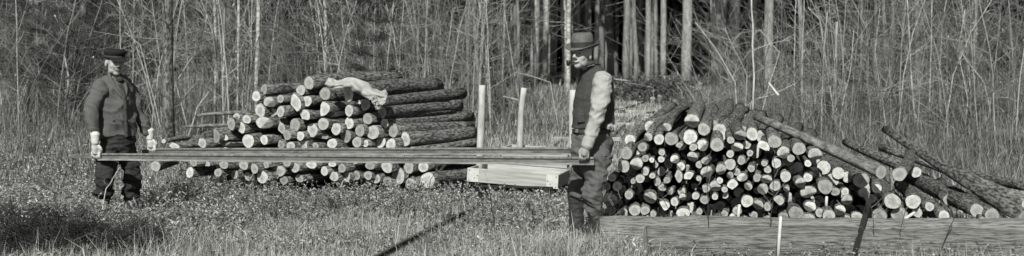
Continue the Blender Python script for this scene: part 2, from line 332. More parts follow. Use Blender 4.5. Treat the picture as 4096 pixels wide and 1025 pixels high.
x, y = scatter(620, 14.6, 24, .185, .50); x2, y2 = scatter(60, 24, 34, .2, .50)
x = np.concatenate([x, x2]); y = np.concatenate([y, y2])
A = thicket(x, y, rng.uniform(1.0, 4.4, len(x))*np.where(x/y < .28, .36, 1), rng.uniform(.0035, .0105, len(x)), lean=.38)
link('thicket', A.mesh('thicket'), M['twig'], kind='stuff')

x, y = scatter(520, 15.6, 21, -.49, .015); x2, y2 = scatter(420, 14.4, 20, .185, .50); x = np.concatenate([x, x2]); y = np.concatenate([y, y2])
A = thicket(x, y, rng.uniform(.8, 2.9, len(x)), rng.uniform(.003, .006, len(x)), lean=1.0, M1=13, M2=3)
link('tangled_shrubs', A.mesh('tangled_shrubs'), M['twig'], kind='stuff')
lt = Acc(); n = 260; y = rng.uniform(15.5, 22, n); x = rng.uniform(-.48, .48, n); x = np.where((x > 0) & (x < .2), x-.3, x)*y; z = gz(y, x)+rng.uniform(.2, 2.6, n)   # dead leaves still hanging in the brush
a = rng.uniform(0, 6.28, n); s_ = rng.uniform(.012, .026, n)[:, None]; e1 = np.stack([np.cos(a)*.4, np.sin(a)*.2, np.ones(n)], -1)*s_; e2 = np.stack([np.cos(a), np.sin(a)*.5, rng.uniform(-.3, .3, n)], -1)*s_*.5
p = np.stack([x, y, z], -1); lt.add(np.stack([p-e1, p-e2, p+e1, p+e2], 1).reshape(-1, 3), np.arange(n*4).reshape(-1, 4), 1.0)
link('hanging_leaves', lt.mesh('hanging_leaves', False), M['plate'], kind='stuff')

# ------------------------------------------------------------------ trees
def crown_mesh(seed, n, rad, h, size):
    r = np.random.default_rng(seed); zz = r.uniform(0, 1, n); az = r.uniform(0, 2*np.pi, n)
    whorl = np.floor(zz*9)/9+r.normal(0, .012, n); rr = rad*(1-.85*whorl.clip(0, 1))*np.sqrt(r.uniform(.02, 1, n))*(1+.25*np.sin(az*5+whorl*40))
    p = np.stack([np.cos(az)*rr, np.sin(az)*rr, whorl*h-rr*.15+r.normal(0, .08, n)], -1)
    a = r.standard_normal((n, 3)); a /= np.linalg.norm(a, axis=1, keepdims=True); b = np.cross(a, r.standard_normal((n, 3))); b /= np.linalg.norm(b, axis=1, keepdims=True)
    s = size*r.uniform(.5, 1.2, n)[:, None]; a *= s; b *= s*.4
    return np_mesh('crown', np.stack([p-a, p-b, p+a, p+b], 1).reshape(-1, 3), np.arange(n*4).reshape(-1, 4), False, np.repeat(r.uniform(0, 1, n), 4))
shade_crowns = [crown_mesh(40+i, 1500, 1.8, 7.5, .32) for i in range(3)]  # crowns above the view, put in to shade the inner wood
for c in shade_crowns: c.materials.append(M['needle'])
low_crowns = [crown_mesh(60+i, 3000, 2.1, 9, .36) for i in range(2)]
for c in low_crowns: c.materials.append(M['needle'])
def branch_mesh(seed, n, z0, z1, L, r0, up=(-.3, .5), sub=2, side=None):
    r = np.random.default_rng(seed); zz = r.uniform(z0, z1, n); a = r.uniform(0, 2*np.pi, n); el = r.uniform(up[0], up[1], n)
    d = np.stack([np.cos(a)*np.cos(el), np.sin(a)*np.cos(el), np.sin(el)], -1); Ls = L*r.uniform(.35, 1, n)
    t = np.linspace(0, 1, 4)[None, :, None]; bend = r.standard_normal((n, 1, 3))*.14; bend[:, :, 2] += .05
    S = np.zeros((n, 1, 3)); S[:, 0, 2] = zz; S = S+(d[:, None]*t+bend*t**2)*Ls[:, None, None]
    A = Acc(); v, f = strands(S, np.full((n, 1), r0)*np.array([[1, .7, .5, .25]]), 4); A.add(v, f)
    for k in range(sub):
        kk = r.uniform(.3, .9, n)[:, None]; q = S[:, 0]*(1-kk)+S[:, 3]*kk; d2 = d+r.standard_normal((n, 3))*.5
        U = np.stack([q, q+d2*Ls[:, None]*.22, q+d2*Ls[:, None]*.42+np.array([0, 0, .03])], 1); v, f = strands(U, np.full((n, 1), r0*.45)*np.array([[1, .7, .3]]), 3); A.add(v, f)
    return A.mesh('branches')
trunk_variants = []
for i in range(5):
    pts = [(0.05*noise.noise(Vector((i*5.1, k*.6, 0))), .05*noise.noise(Vector((i*3.7, 9, k*.6))), k*1.0-.3) for k in range(13)]
    me = tube_mesh('trunk', pts, [(1.18 if k == 0 else 1-.045*k) for k in range(13)], 9, True, .06, i); trunk_variants.append(me)
# trunk meshes are unit radius; scaled in X and Y per tree
def scaled_trunk(i, r):
    src = trunk_variants[i % 5]; me = src.copy(); n = len(me.vertices); co = np.zeros(n*3, np.float32); me.vertices.foreach_get('co', co); co = co.reshape(-1, 3)
    ax = np.array([[.05*noise.noise(Vector((i % 5*5.1, k*.6, 0))), .05*noise.noise(Vector((i % 5*3.7, 9, k*.6)))] for k in range(13)])
    ring = np.repeat(np.arange(13), 9); c = ax[ring]; co[:, :2] = (co[:, :2]-c)*r+c*1.5; me.vertices.foreach_set('co', co.ravel()); return me
deadbr = [branch_mesh(80+i, 16, 1.0, 6.5, 1.1, .010, (-.35, .3)) for i in range(4)]
for b_ in deadbr: b_.materials.append(M['twig'])
def tree(u, Y, wpx, matn, label, cat='tree', group=None, name='conifer_tree', crown=True, i=0, br=True, lean=(0, 0), x=None):
    X = (u-UC)/FPX*Y if x is None else x; r = wpx/2/FPX*Y
    o = empty(name, (X, Y, gzf(X, Y)), random.uniform(0, 6.28), label=label, cat=cat, group=group)
    o.rotation_euler = (lean[1], lean[0], 0)
    link('trunk', scaled_trunk(i, r), M[matn], o)
    if br:
        b = link('branches', deadbr[i % 4], None, o); b.rotation_euler = (0, 0, random.uniform(0, 6.28))
    if crown:
        if (not group and i % 3) or (group and Y < 50 and i % 2): return o
        c = link('crown', shade_crowns[i % 3] if not group or Y < 46 else low_crowns[i % 2], None, o); c.location = (0, 0, (5.2 if group and Y > 50 else 8.6)+random.uniform(-.4, .6)); c.scale = (1.45, 1.45, 1.1) if group else (1, 1, 1); c.rotation_euler = (0, 0, random.uniform(0, 6.28))
    return o
# tall trunks one can tell apart: (u, Y, width px, material, label)
hero = [
 (2505, 30, 31, 'trunk', 'stout grey conifer trunk right of the pipe smoker, first of the bright clearing trunks'),
 (2539, 25, 20, 'trunk', 'slim bright conifer trunk just right of the stout grey one in the clearing'),
 (2593, 27, 24, 'trunk', 'straight bright conifer trunk rising at the left end of the brush heap'),
 (2613, 36, 15, 'trunk', 'thinner trunk tucked close behind the straight bright one at the brush heap'),
 (2556, 38, 14, 'trunk', 'narrow grey trunk set back between two brighter trunks at the clearing'),
 (2576, 42, 9, 'trunk', 'very thin trunk deep between the bright trunks of the clearing'),
 (2711, 40, 14, 'trunk', 'lone slim lit trunk rising behind the brush heap'),
 (2762, 42, 16, 'trunk_dark', 'dim mottled trunk behind the right end of the brush heap'),
 (2858, 27, 22, 'trunk_dark', 'dark trunk at the right side of the clearing, above the small log stack'),
 (2882, 33, 20, 'trunk', 'grey trunk partly hidden behind the dark trunk on the right of the clearing'),
 (2385, 28, 21, 'trunk', 'pale straight trunk rising from behind the hat brim of the pipe smoker'),
 (2416, 36, 20, 'trunk_dark', 'dim trunk just right of the hat of the pipe smoker'),
 (2313, 30, 15, 'trunk', 'slim trunk directly above the felt hat'),
 (2278, 20, 21, 'trunk_pale', 'pale mottled trunk left of the felt hat, thickest of its three neighbours'),
 (2259, 20.5, 11, 'trunk_pale', 'thin pale trunk touching the left of the pale mottled trunk by the hat'),
 (2224, 30, 10, 'trunk', 'thin trunk with a dark gap on both sides left of the felt hat'),
 (2135, 26, 17, 'trunk', 'light trunk standing at the left edge of the dark wood opening'),
 (2177, 34, 7, 'trunk', 'thread-thin trunk right of the light trunk at the edge of the opening'),
 (2165, 37, 6, 'trunk', 'thread-thin trunk close to the light trunk at the edge of the opening'),
 (2069, 19.5, 15, 'trunk', 'dim upright trunk in the brush above the right cart stake'),
 (2013, 20, 12, 'trunk', 'faint trunk in the brush above the gap between the cart stakes'),
 (1902, 19.5, 18, 'trunk', 'faint grey trunk in the brush above the left cart stake'),
 (1875, 20, 14, 'trunk', 'faint grey trunk beside the one above the left cart stake'),
 (1662, 20, 18, 'trunk', 'faint trunk in the brush above the right tip of the left log pile'),
 (1297, 17.6, 13, 'trunk_pale', 'short-branched pale trunk above the jacket on the left log pile'),
 (1028, 17.0, 17, 'trunk_pale', 'thick speckled pale trunk in the brush above the left end of the left pile'),
 (992, 18.5, 8, 'trunk', 'slim dim trunk just left of the thick speckled pale trunk'),
 (955, 17.3, 11, 'trunk_pale', 'bright speckled slim trunk second left from the thick speckled one'),
 (902, 18, 7, 'trunk_pale', 'very thin trunk between two pale trunks right of the large dark trunk'),
 (856, 17.5, 13, 'trunk_pale', 'pale trunk nearest the right side of the large dark trunk'),
 (331, 20, 24, 'trunk_dark', 'dim trunk hidden in pine boughs left above the capped man'),
 (150, 20, 18, 'trunk_dark', 'dim trunk at the far left of the brush'),
 (540, 21, 16, 'trunk_dark', 'dim trunk above the right shoulder of the capped man'),
 (3079, 17.5, 40, 'trunk', 'stout mottled trunk in the brush above the long leaning log of the right pile'),
 (3200, 19, 19, 'trunk', 'grey trunk right of the stout mottled trunk'),
 (3567, 19, 21, 'trunk', 'broad grey trunk in the brush above the right log pile, towards the right'),
 (3539, 20.5, 14, 'trunk', 'thinner trunk touching the left of the broad grey trunk'),
 (3500, 18.5, 12, 'trunk', 'slim trunk left of the pair of grey trunks at the upper right'),
 (3450, 18, 10, 'trunk', 'thin trunk standing between the snag and the pair of grey trunks'),
 (3665, 21, 18, 'trunk', 'hazy trunk right of the broad grey trunk'),
 (3900, 21, 14, 'trunk_dark', 'dim trunk at the far upper right'),
]
for i, (u, Y, wp, mt, lb) in enumerate(hero): tree(u, Y, wp, mt, lb, i=i, br=(i % 3 == 0 or mt == 'trunk_pale'))
big = tree(680, 15.6, 46, 'scaly', 'large dark scaly trunk standing alone right of the capped man', name='pine_tree', i=2, lean=(R(-1.0), 0))
big['category'] = 'tree'
# dark forest behind: trunks in rows of growing distance
cnt = 0
for k in range(2000):
    if cnt >= 215: break
    Y = random.uniform(36, 76) if cnt > 70 else random.uniform(31, 50); q = random.uniform(-.47, .47) if cnt > 105 else random.uniform(.02, .23)
    X = q*Y; u = UC+FPX*q; wp = random.uniform(.15, .34)/Y*FPX
    tree(u, Y, wp, 'trunk_dark', 'slender conifer trunk deep in the dark wood behind the clearing', group='conifer trunks deep in the dark wood', i=cnt, br=cnt % 2 == 0)
    cnt += 1
# the wood beyond, one dark mass of low boughs that nobody could count
A = Acc()
for k in range(290):
    Y = random.uniform(62, 100); X = random.uniform(-.56, .56)*Y
    if k > 170:
        Y = random.uniform(35, 60); X = random.choice([random.uniform(-.56, .0), random.uniform(.2, .56)])*Y
    me = low_crowns[k % 2]; n = len(me.vertices); co = np.zeros(n*3, np.float32); me.vertices.foreach_get('co', co); co = co.reshape(-1, 3)*np.array([1.25, 1.25, 1.5])
    nf = len(me.polygons); A.add(co+np.array([X, Y, gzf(X, Y)+random.uniform(-.2, .8)]), np.arange(nf*4).reshape(-1, 4), np.repeat(rng.uniform(0, 1, nf), 4))
link('far_wood', A.mesh('far_wood', False), M['needle'], kind='stuff')

# canopy over the near thicket edge, saplings one can tell apart
def sapling(pts, w0, w1, Y, label, matn='sapling', nb=10, L=.7, seed=0, name='bare_sapling', group=None, cat='sapling', up=(.2, 1.1), sub=2, ground=True):
    """pts: (u, v) from foot to tip at distance Y"""
    W = [P(u, v, Y+.02*k) for k, (u, v) in enumerate(pts)]
    if ground:
        gx = W[0].x; W[0] = Vector((gx, Y, gzf(gx, Y)-.05))
    base = W[0].copy(); loc = [p_-base for p_ in W]; dense = []
    for a, b in zip(loc[:-1], loc[1:]):
        for t in (0, .34, .67): dense.append(a.lerp(b, t)+Vector((noise.noise(a*3+Vector((seed, t, 0))), 0, 0))*.02)
    dense.append(loc[-1]); n = len(dense)
    rad = [max(.0025, (w0+(w1-w0)*i/(n-1))/2/FPX*Y) for i in range(n)]
    o = link(name, tube_mesh(name, dense, rad, 7), M[matn], label=label, cat=cat, group=group); o.location = base
    if nb:
        r = np.random.default_rng(seed+5); S = []; RR = []
        for k in range(nb):
            t = r.uniform(.2, .98)*(n-1); i0 = min(int(t), n-2); q = dense[i0].lerp(dense[i0+1], t-i0)
            a = r.uniform(0, 6.28); el = r.uniform(*up); d = Vector((math.cos(a)*math.cos(el), math.sin(a)*math.cos(el), math.sin(el))); l = L*r.uniform(.4, 1)*(1.1-.5*t/(n-1))
            bd = Vector(r.standard_normal(3))*.15; pl = [q+(d*s+bd*s*s)*l for s in (0, .35, .7, 1)]; S.append(pl); rb = max(.0022, rad[i0]*.5); RR.append([rb, rb*.8, rb*.6, rb*.35])
            for j in range(sub):
                s = r.uniform(.3, .9); q2 = q+(d*s+bd*s*s)*l; d2 = (d+Vector(r.standard_normal(3))*.5).normalized(); l2 = l*r.uniform(.25, .55)
                S.append([q2+d2*l2*x_ for x_ in (0, .33, .66, 1)]); RR.append([rb*.6, rb*.5, rb*.4, rb*.2])
        A = Acc(); v, f = strands(np.array([[tuple(p_) for p_ in s] for s in S]), np.array(RR), 4); A.add(v, f)
        link('branches', A.mesh('branches'), M[matn], o)
    return o
sapling([(277, 520), (272, 300), (255, 190), (240, 110), (219, 60)], 9, 5, 17.0, 'pale dead sapling with a splintered crooked top, left of the capped man', seed=1, nb=3, L=.4)
sapling([(140, 500), (165, 170), (186, 30)], 5, 3, 17.5, 'thin bright sapling bending right at the far left', seed=2, nb=5)
sapling([(640, 520), (580, 300), (520, 120), (470, 0)], 6, 4, 17.0, 'long thin sapling leaning left above the cap', seed=3)
sapling([(600, 510), (640, 260), (700, 40), (720, -20)], 5, 3, 16.4, 'thin sapling crossing in front of the large dark trunk', seed=4)
sapling([(655, 520), (600, 330), (560, 180), (500, 130)], 5, 3, 16.2, 'crooked bright sapling arching towards the cap', seed=5)
sapling([(760, 520), (700, 330), (790, 200), (830, 60)], 6, 3, 16.6, 'forked bare sapling right of the large dark trunk', seed=6, nb=14)
sapling([(735, 530), (790, 430), (860, 340), (960, 260)], 6, 3, 16.0, 'bare sapling leaning far right above the thin poles', seed=7, nb=12)
sapling([(905, 520), (870, 300), (850, 120), (800, -10)], 7, 4, 17.4, 'tall bare sapling leaning left near the thin poles', seed=8, nb=12)
sapling([(1240, 480), (1200, 260), (1150, 120), (1100, 0)], 8, 4, 16.6, 'dark branched sapling leaning left above the top logs of the left pile', matn='sapling_dark', seed=9, nb=18, L=1.0)
sapling([(1250, 480), (1262, 240), (1330, 90), (1380, -20)], 7, 4, 16.9, 'dark branched sapling leaning right above the draped jacket', matn='sapling_dark', seed=10, nb=18, L=1.0)
sapling([(1225, 480), (1262, 170), (1230, 20)], 6, 4, 17.6, 'dark upright sapling between the two leaning dark saplings', matn='sapling_dark', seed=30, nb=16, L=.9)
sapling([(1440, 480), (1480, 300), (1400, 200), (1390, 100)], 5, 3, 16.8, 'thin crooked sapling left of the small pine', seed=11)
sapling([(1545, 470), (1548, 250), (1575, 0)], 7, 4, 17.2, 'slim light sapling right of the small pine', seed=12)
sapling([(1700, 470), (1690, 250), (1650, 120), (1620, 0)], 5, 3, 17.5, 'thin sapling leaning left above the tip of the left pile', seed=13)
sapling([(1960, 460), (1945, 200), (1915, 0)], 9, 6, 18.0, 'bright crooked sapling above the left cart stake', seed=14, nb=8)
sapling([(1790, 470), (1780, 250), (1810, 60), (1790, -10)], 6, 4, 18.4, 'thin sapling midway between small pine and left cart stake', seed=15)
sapling([(2095, 460), (2050, 250), (2020, 60)], 5, 3, 18.2, 'thin sapling leaning left behind the right cart stake', seed=16)
sapling([(2240, 470), (2200, 330), (2110, 300), (2060, 290)], 4, 2, 16.8, 'low arching twig between right cart stake and the hat', seed=17, nb=6, L=.5)
sapling([(3007, 500), (3014, 300), (3010, 120), (3006, -10)], 9, 6, 14.8, 'tall white-barked sapling above the top of the right pile', seed=18, nb=6, matn='post')
sapling([(2960, 480), (2940, 330), (2860, 190), (2780, 88)], 6, 3, 14.6, 'bare sapling stretching up left into the dark wood opening', seed=19, nb=9, L=.8)
sapling([(2975, 490), (2985, 300), (2930, 180), (2900, 110)], 5, 3, 14.9, 'bare sapling leaning left beside the white-barked one', seed=20, nb=10, L=.7)
sapling([(3000, 490), (3080, 330), (3120, 210), (3040, 120)], 5, 3, 15.1, 'bare crooked sapling right of the white-barked one', seed=21, nb=10)
sapling([(2950, 470), (3010, 400), (3090, 380), (3190, 330)], 4, 2, 14.6, 'low twiggy branch arching right above the right pile', seed=22, nb=9, L=.5)
sapling([(3285, 520), (3290, 300), (3300, 150), (3310, 50)], 8, 5, 15.6, 'light upright sapling in the brush above the long leaning log', seed=23, nb=5)
sapling([(3345, 520), (3340, 280), (3347, 88)], 15, 12, 16.4, 'short broken grey snag in the brush right of the upright light sapling', matn='trunk', seed=24, nb=3, L=.4, cat='snag', name='snag')
sapling([(3345, 545), (3375, 400), (3400, 280), (3415, 120)], 5, 3, 15.4, 'thin sapling leaning right beside the grey snag', seed=25)
sapling([(3668, 560), (3655, 420), (3640, 240), (3628, -10)], 9, 6, 16.2, 'tall light sapling leaning slightly left at the upper right', seed=26, nb=6)
sapling([(3720, 560), (3722, 300), (3728, -10)], 7, 4, 16.6, 'straight thin sapling, middle of three at the upper right', seed=27, nb=6)
sapling([(3765, 560), (3757, 300), (3775, 60), (3790, -20)], 7, 4, 17.0, 'thin sapling rightmost of the three upright ones at the upper right', seed=28, nb=6)
sapling([(4010, 430), (3935, 330), (3880, 260), (3842, 205)], 8, 6, 15.3, 'pale broken pole leaning in the brush at the right edge', seed=29, nb=0, name='leaning_pole', cat='pole')
sapling([(3360, 420), (3280, 80), (3232, 30)], 6, 4, 16.0, 'bare sapling bent left near the stout mottled trunk', seed=31, nb=6)
sapling([(3560, 560), (3530, 400), (3500, 200), (3520, 20)], 5, 3, 15.8, 'thin wavering sapling above the long bare log at the right', seed=32, nb=9)
sapling([(3850, 560), (3870, 400), (3830, 200), (3860, 40)], 5, 3, 15.9, 'thin wavering sapling near the leaning pole', seed=33, nb=9)
sapling([(2620, 400), (2610, 350), (2500, 330)], 3, 2, 20, 'thin bare twig curving over the far track', seed=34, nb=3, L=.4)
for k in range(46):
    left = k < 30; q = random.uniform(-.46, .03) if left else random.uniform(.25, .47); Y = random.uniform(15.8, 19) if left else random.uniform(15, 18); u = UC+FPX*q
    dx = random.gauss(0, 60); v0 = 470
    sapling([(u, v0), (u+dx*.3, 300), (u+dx*.7, 130), (u+dx*1.3, -30)], random.uniform(4, 7), 3, Y, 'slim bare upright sapling in the tangled brush %s' % ('behind the left log pile' if left else 'behind the right log pile'),
            group='bare saplings in the brush %s' % ('left' if left else 'right'), seed=100+k, nb=9, L=.7)
# young pines with needle tufts
def young_pine(u, vtop, Y, label, tiers, seed, L=.55, n=26, matn='needle', dens=1.0, z0=.5):
    r = np.random.default_rng(seed); X = (u-UC)/FPX*Y; zb = gzf(X, Y); H = P(u, vtop, Y).z-zb
    o = empty('young_pine', (X, Y, zb), label=label, cat='pine')
    link('trunk', tube_mesh('trunk', [(0, 0, 0), (.03, 0, H*.5), (0, .02, H)], [.016, .011, .005], 7), M['sapling_dark'], o)
    S = []; T = Acc()
    for k in range(tiers):
        z = H*(z0+(1-z0)*k/max(1, tiers-1)); l = L*(1.15-.6*k/tiers)
        for j in range(6):
            a = r.uniform(0, 6.28); d = np.array([math.cos(a), math.sin(a), r.uniform(.05, .4)]); e = d*l*r.uniform(.6, 1.1); b0 = np.array([0, 0, z]); S.append([b0, b0+e*.5, b0+e])
            for q in range(3):
                c = b0+e*(.5+.25*q); m = int(n*dens); dv = r.standard_normal((m, 3))+d*1.1; dv /= np.linalg.norm(dv, axis=1, keepdims=True); ln = r.uniform(.07, .12, m)[:, None]
                sd = np.cross(dv, r.standard_normal((m, 3))); sd /= np.linalg.norm(sd, axis=1, keepdims=True); sd *= .0022
                c = c+r.standard_normal((m, 3))*.03; V = np.stack([c-sd, c+sd, c+dv*ln+sd*.4, c+dv*ln-sd*.4], 1).reshape(-1, 3); T.add(V, np.arange(m*4).reshape(-1, 4), np.repeat(r.uniform(0, 1, m), 4))
    v, f = strands(np.array(S), np.full((len(S), 1), .005)*np.array([[1, .8, .5]]), 4); A = Acc(); A.add(v, f)
    link('branches', A.mesh('branches'), M['sapling_dark'], o); link('crown', T.mesh('crown', False), M[matn], o)
    return o
for k, (u, Y, hv) in enumerate([(130, 8.7, 905), (240, 9.0, 880), (350, 8.6, 930), (470, 8.8, 925), (560, 8.5, 960), (200, 8.4, 970), (420, 8.35, 985), (90, 9.3, 860)]):
    young_pine(u, hv, Y, 'low evergreen seedling added to darken the lower left corner, %s from the left' % ['second', 'fourth', 'fifth', 'seventh', 'eighth', 'third', 'sixth', 'first'][k], 5, 60+k, .30, 22, 'needle', z0=.1)  # seedlings added to darken this corner of the grass
young_pine(1505, 20, 15.6, 'small dark pine with three tufted tiers behind the right end of the left pile', 5, 1, .42, 30, 'needle', z0=.52)
for k, (u, vt, Y, lb) in enumerate([(300, -60, 17.5, 'bushy young pine with grey needles left of the cap'), (400, -80, 18.6, 'bushy young pine rising directly behind the cap'), (190, -60, 19, 'young pine behind the splintered dead sapling'),
        (500, -100, 19.5, 'young pine between the cap and the large dark trunk'), (110, -40, 18, 'young pine at the far left edge of the brush'), (250, 110, 16.8, 'low young pine behind the elbow of the capped man')]):
    young_pine(u, vt, Y, lb, 8, 20+k, .8, 60, 'needle_dead', z0=.3)

# slash heap of dead boughs in the clearing, cut stumps, fallen pieces
A = Acc(); n = 900; c = np.array([3.05, 22.4]); a = rng.uniform(0, 6.28, n); rr = np.sqrt(rng.uniform(0, 1, n)); x = c[0]-.1+np.cos(a)*rr*.95; y = c[1]+np.sin(a)*rr*1.2
h = .42*(1-rr**2); z = gz(y, x)+h*rng.uniform(.2, 1, n); d = rng.standard_normal((n, 3))*np.array([1, 1, .4]); d /= np.linalg.norm(d, axis=1, keepdims=True); l = rng.uniform(.1, .4, n)[:, None]
p = np.stack([x, y, z], -1); v, f = strands(np.stack([p, p+d*l*.5, p+d*l+np.array([0, 0, -.03])], 1), np.full((n, 3), .006), 3); A.add(v, f, np.repeat(rng.uniform(0, .8, n), 9))
m = 9000; i = rng.integers(0, n, m); q = p[i]+d[i]*l[i]*rng.uniform(0, 1, m)[:, None]; dv = rng.standard_normal((m, 3)); dv /= np.linalg.norm(dv, axis=1, keepdims=True); sd = np.cross(dv, rng.standard_normal((m, 3)))*.012
A.add(np.stack([q-sd, q+sd, q+dv*.06+sd*.3, q+dv*.06-sd*.3], 1).reshape(-1, 3), np.arange(m*4).reshape(-1, 4), np.repeat(rng.uniform(0, 1, m), 4))
link('brush_heap', A.mesh('brush_heap'), M['needle_dead'], label='heap of cut evergreen boughs in the clearing before the dark wood', cat='brush heap')
def stump(u, v, Y, r, hh, label, grp=None, k=0):
    X = (u-UC)/FPX*Y; o = link('stump', tube_mesh('stump', [(0, 0, -.1), (0, 0, hh*.5), (0, 0, hh)], [r*1.25, r*1.05, r], 12, True, .2, k), M['bark'], label=label, cat='stump', group=grp); o.location = (X, Y, gzf(X, Y))
    bm = bmesh.new(); bmesh.ops.create_circle(bm, cap_ends=True, segments=14, radius=r*.97)
    for v_ in bm.verts: v_.co = Vector((v_.co.x, v_.co.z, v_.co.y))
    me = bpy.data.meshes.new('cut_face'); bm.to_mesh(me); bm.free(); c_ = link('cut_face', me, M['end'], o); c_.location = (0, 0, hh+.006); c_.rotation_euler = (R(70-90+12), 0, 0); c_.rotation_euler = (R(-62), 0, 0); c_.location = (0, -r*.4, hh-.01)
    return o
for k, (u, Y, r, hh, lb) in enumerate([(2610, 21.0, .05, .16, 'pale cut stump at the front of the brush heap, left'), (2638, 21.2, .045, .18, 'pale cut stump at the front of the brush heap, middle'), (2700, 20.6, .05, .14, 'pale cut stump at the front right of the brush heap'),
        (2583, 17.0, .06, .16, 'round pale cut stump beside the far track'), (2486, 19.0, .06, .12, 'pale cut stump just right of the shoulder of the pipe smoker'), (2800, 26, .06, .2, 'pale stump far back at the edge of the dark wood'), (2715, 24, .05, .2, 'small pale stump behind the brush heap')]):
    stump(u, 0, Y, r, hh, lb, k=k)
def fallen(u0, v0, Y0, u1, v1, Y1, w0, w1, label, matn='post', name='fallen_branch', cat='branch', sides=8):
    a, b = P(u0, v0, Y0), P(u1, v1, Y1); n = 7; L = (b-a).length
    pts = [(.015*noise.noise(Vector((u0, k, 1))), L*k/(n-1), .015*noise.noise(Vector((v0, k, 5)))) for k in range(n)]
    me = tube_mesh(name, pts, [(w0/FPX*Y0*(1-k/(n-1))+w1/FPX*Y1*k/(n-1))/2 for k in range(n)], sides, True, .15, u0)
    o = link(name, me, M[matn], label=label, cat=cat); aim(o, a, b); return o
fallen(2455, 318, 26, 2535, 326, 25, 7, 5, 'thin pale fallen pole lying in front of the stout grey trunk')
fallen(2750, 340, 24, 2790, 360, 23.5, 8, 7, 'short pale piece of wood lying right of the brush heap')
fallen(2740, 352, 23.6, 2775, 352, 23.4, 7, 5, 'second short pale piece lying right of the brush heap')
fallen(2880, 305, 26, 2925, 330, 25, 8, 6, 'pale branch lying slanted at the right side of the clearing')
fallen(3075, 332, 14.5, 3115, 384, 14.3, 8, 11, 'short white split stick caught slanting in the brush above the right pile', 'end' if False else 'stake')
fallen(2010, 385, 18, 2075, 402, 18, 5, 8, 'pale broken branch in the brush between the two cart stakes')

# ------------------------------------------------------------------ narrow track
def track_rail(off, label, y0=6.5, y1=24):
    ysr = np.linspace(y0, y1, 40); me_pts = [Vector((track_x(yy)+off, yy, gzf(track_x(yy)+off, yy)+(.12 if off == 0 and yy < 13 else .035))) for yy in ysr]
    prof = [(-.03, -.03), (.03, -.03), (.03, -.022), (.006, -.016), (.006, .012), (.017, .016), (.017, .032), (-.017, .032), (-.017, .016), (-.006, .012), (-.006, -.016), (-.03, -.022)]
    n = len(prof); V = []; F = []
    for i, p_ in enumerate(me_pts):
        for (a_, b_) in prof: V.append((p_.x+a_*.7, p_.y, p_.z+b_*.7))
        if i:
            for s in range(n): F.append(((i-1)*n+s, (i-1)*n+(s+1) % n, i*n+(s+1) % n, i*n+s))
    me = np_mesh('track_rail', np.array(V), np.array(F), False)
    return link('track_rail', me, M['rail_rust'], label=label, cat='rail')
track_rail(0, 'rusty track rail running through the grass to the left wheel of the cart')
track_rail(.735, 'rusty track rail half buried in grass, running on past the pipe smoker')
for k, yy in enumerate([8.9, 9.9, 10.9, 11.6, 14.9, 16.1, 17.2, 18.3, 19.4]):
    o = link('track_tie', box_mesh('track_tie', .98, .09, .06, .01), M['tie'], label='weathered wooden tie under the narrow track, half hidden in grass', cat='railway tie', group='ties of the narrow track')
    xx = float(track_x(yy))+.37; o.location = (xx, yy, gzf(xx, yy)+(.0 if yy < 13 else .03)); o.rotation_euler = (0, 0, R(-8-(yy-12)*.6 if yy > 12 else -9)+R(random.uniform(-3, 3)))

# ------------------------------------------------------------------ cart with crates and stakes
ca = math.atan(.191); cart = empty('rail_cart', (.07, 12.1, 0), -ca, label='small flat rail cart with upright peeled pole stakes on the narrow grassy track', cat='cart')
link('deck', box_mesh('deck', .86, 1.6, .025, .004, (0, .50, .268)), M['iron'], cart)
for sx in (-1, 1): link('side_sill', box_mesh('side_sill', .06, 1.6, .05, .004, (sx*.34, .50, .215)), M['iron'], cart)
def wheel(x, y):
    me = tube_mesh('wheel', [(x-.03, y, .17), (x-.015, y, .17), (x-.014, y, .17), (x+.03, y, .17)], [.095, .095, .08, .08], 20); return link('wheel', me, M['iron'], cart)
for x in (-.365, .365):
    for y in (-.3, .95): wheel(x, y)
for y in (-.3, .95): link('axle', tube_mesh('axle', [(-.36, y, .17), (.36, y, .17)], [.018, .018], 8), M['iron'], cart)
def stake_pole(pts, w, Y, name='stake', sides=12):
    W = [P(u, v, Y) for u, v in pts]; inv = Matrix.Rotation(ca, 4, 'Z') @ Matrix.Translation(-Vector((.07, 12.1, 0)))
    loc = [inv @ q for q in W]; dense = []
    for a, b in zip(loc[:-1], loc[1:]): dense += [a.lerp(b, t) for t in (0, .33, .66)]
    dense.append(loc[-1]); n = len(dense); me = tube_mesh(name, dense, [w/2/FPX*Y*(1.06-.1*i/(n-1)) for i in range(n)], sides, True, .08, pts[0][0]); return link(name, me, M['post'], cart)
stake_pole([(1917, 690), (1921, 560), (1926, 450), (1929, 341)], 27, 12.35)
stake_pole([(2079, 660), (2080, 560), (2084, 450), (2096, 352)], 24, 13.1)
stake_pole([(2292, 720), (2290, 560), (2289, 450), (2291, 360)], 27, 12.35)
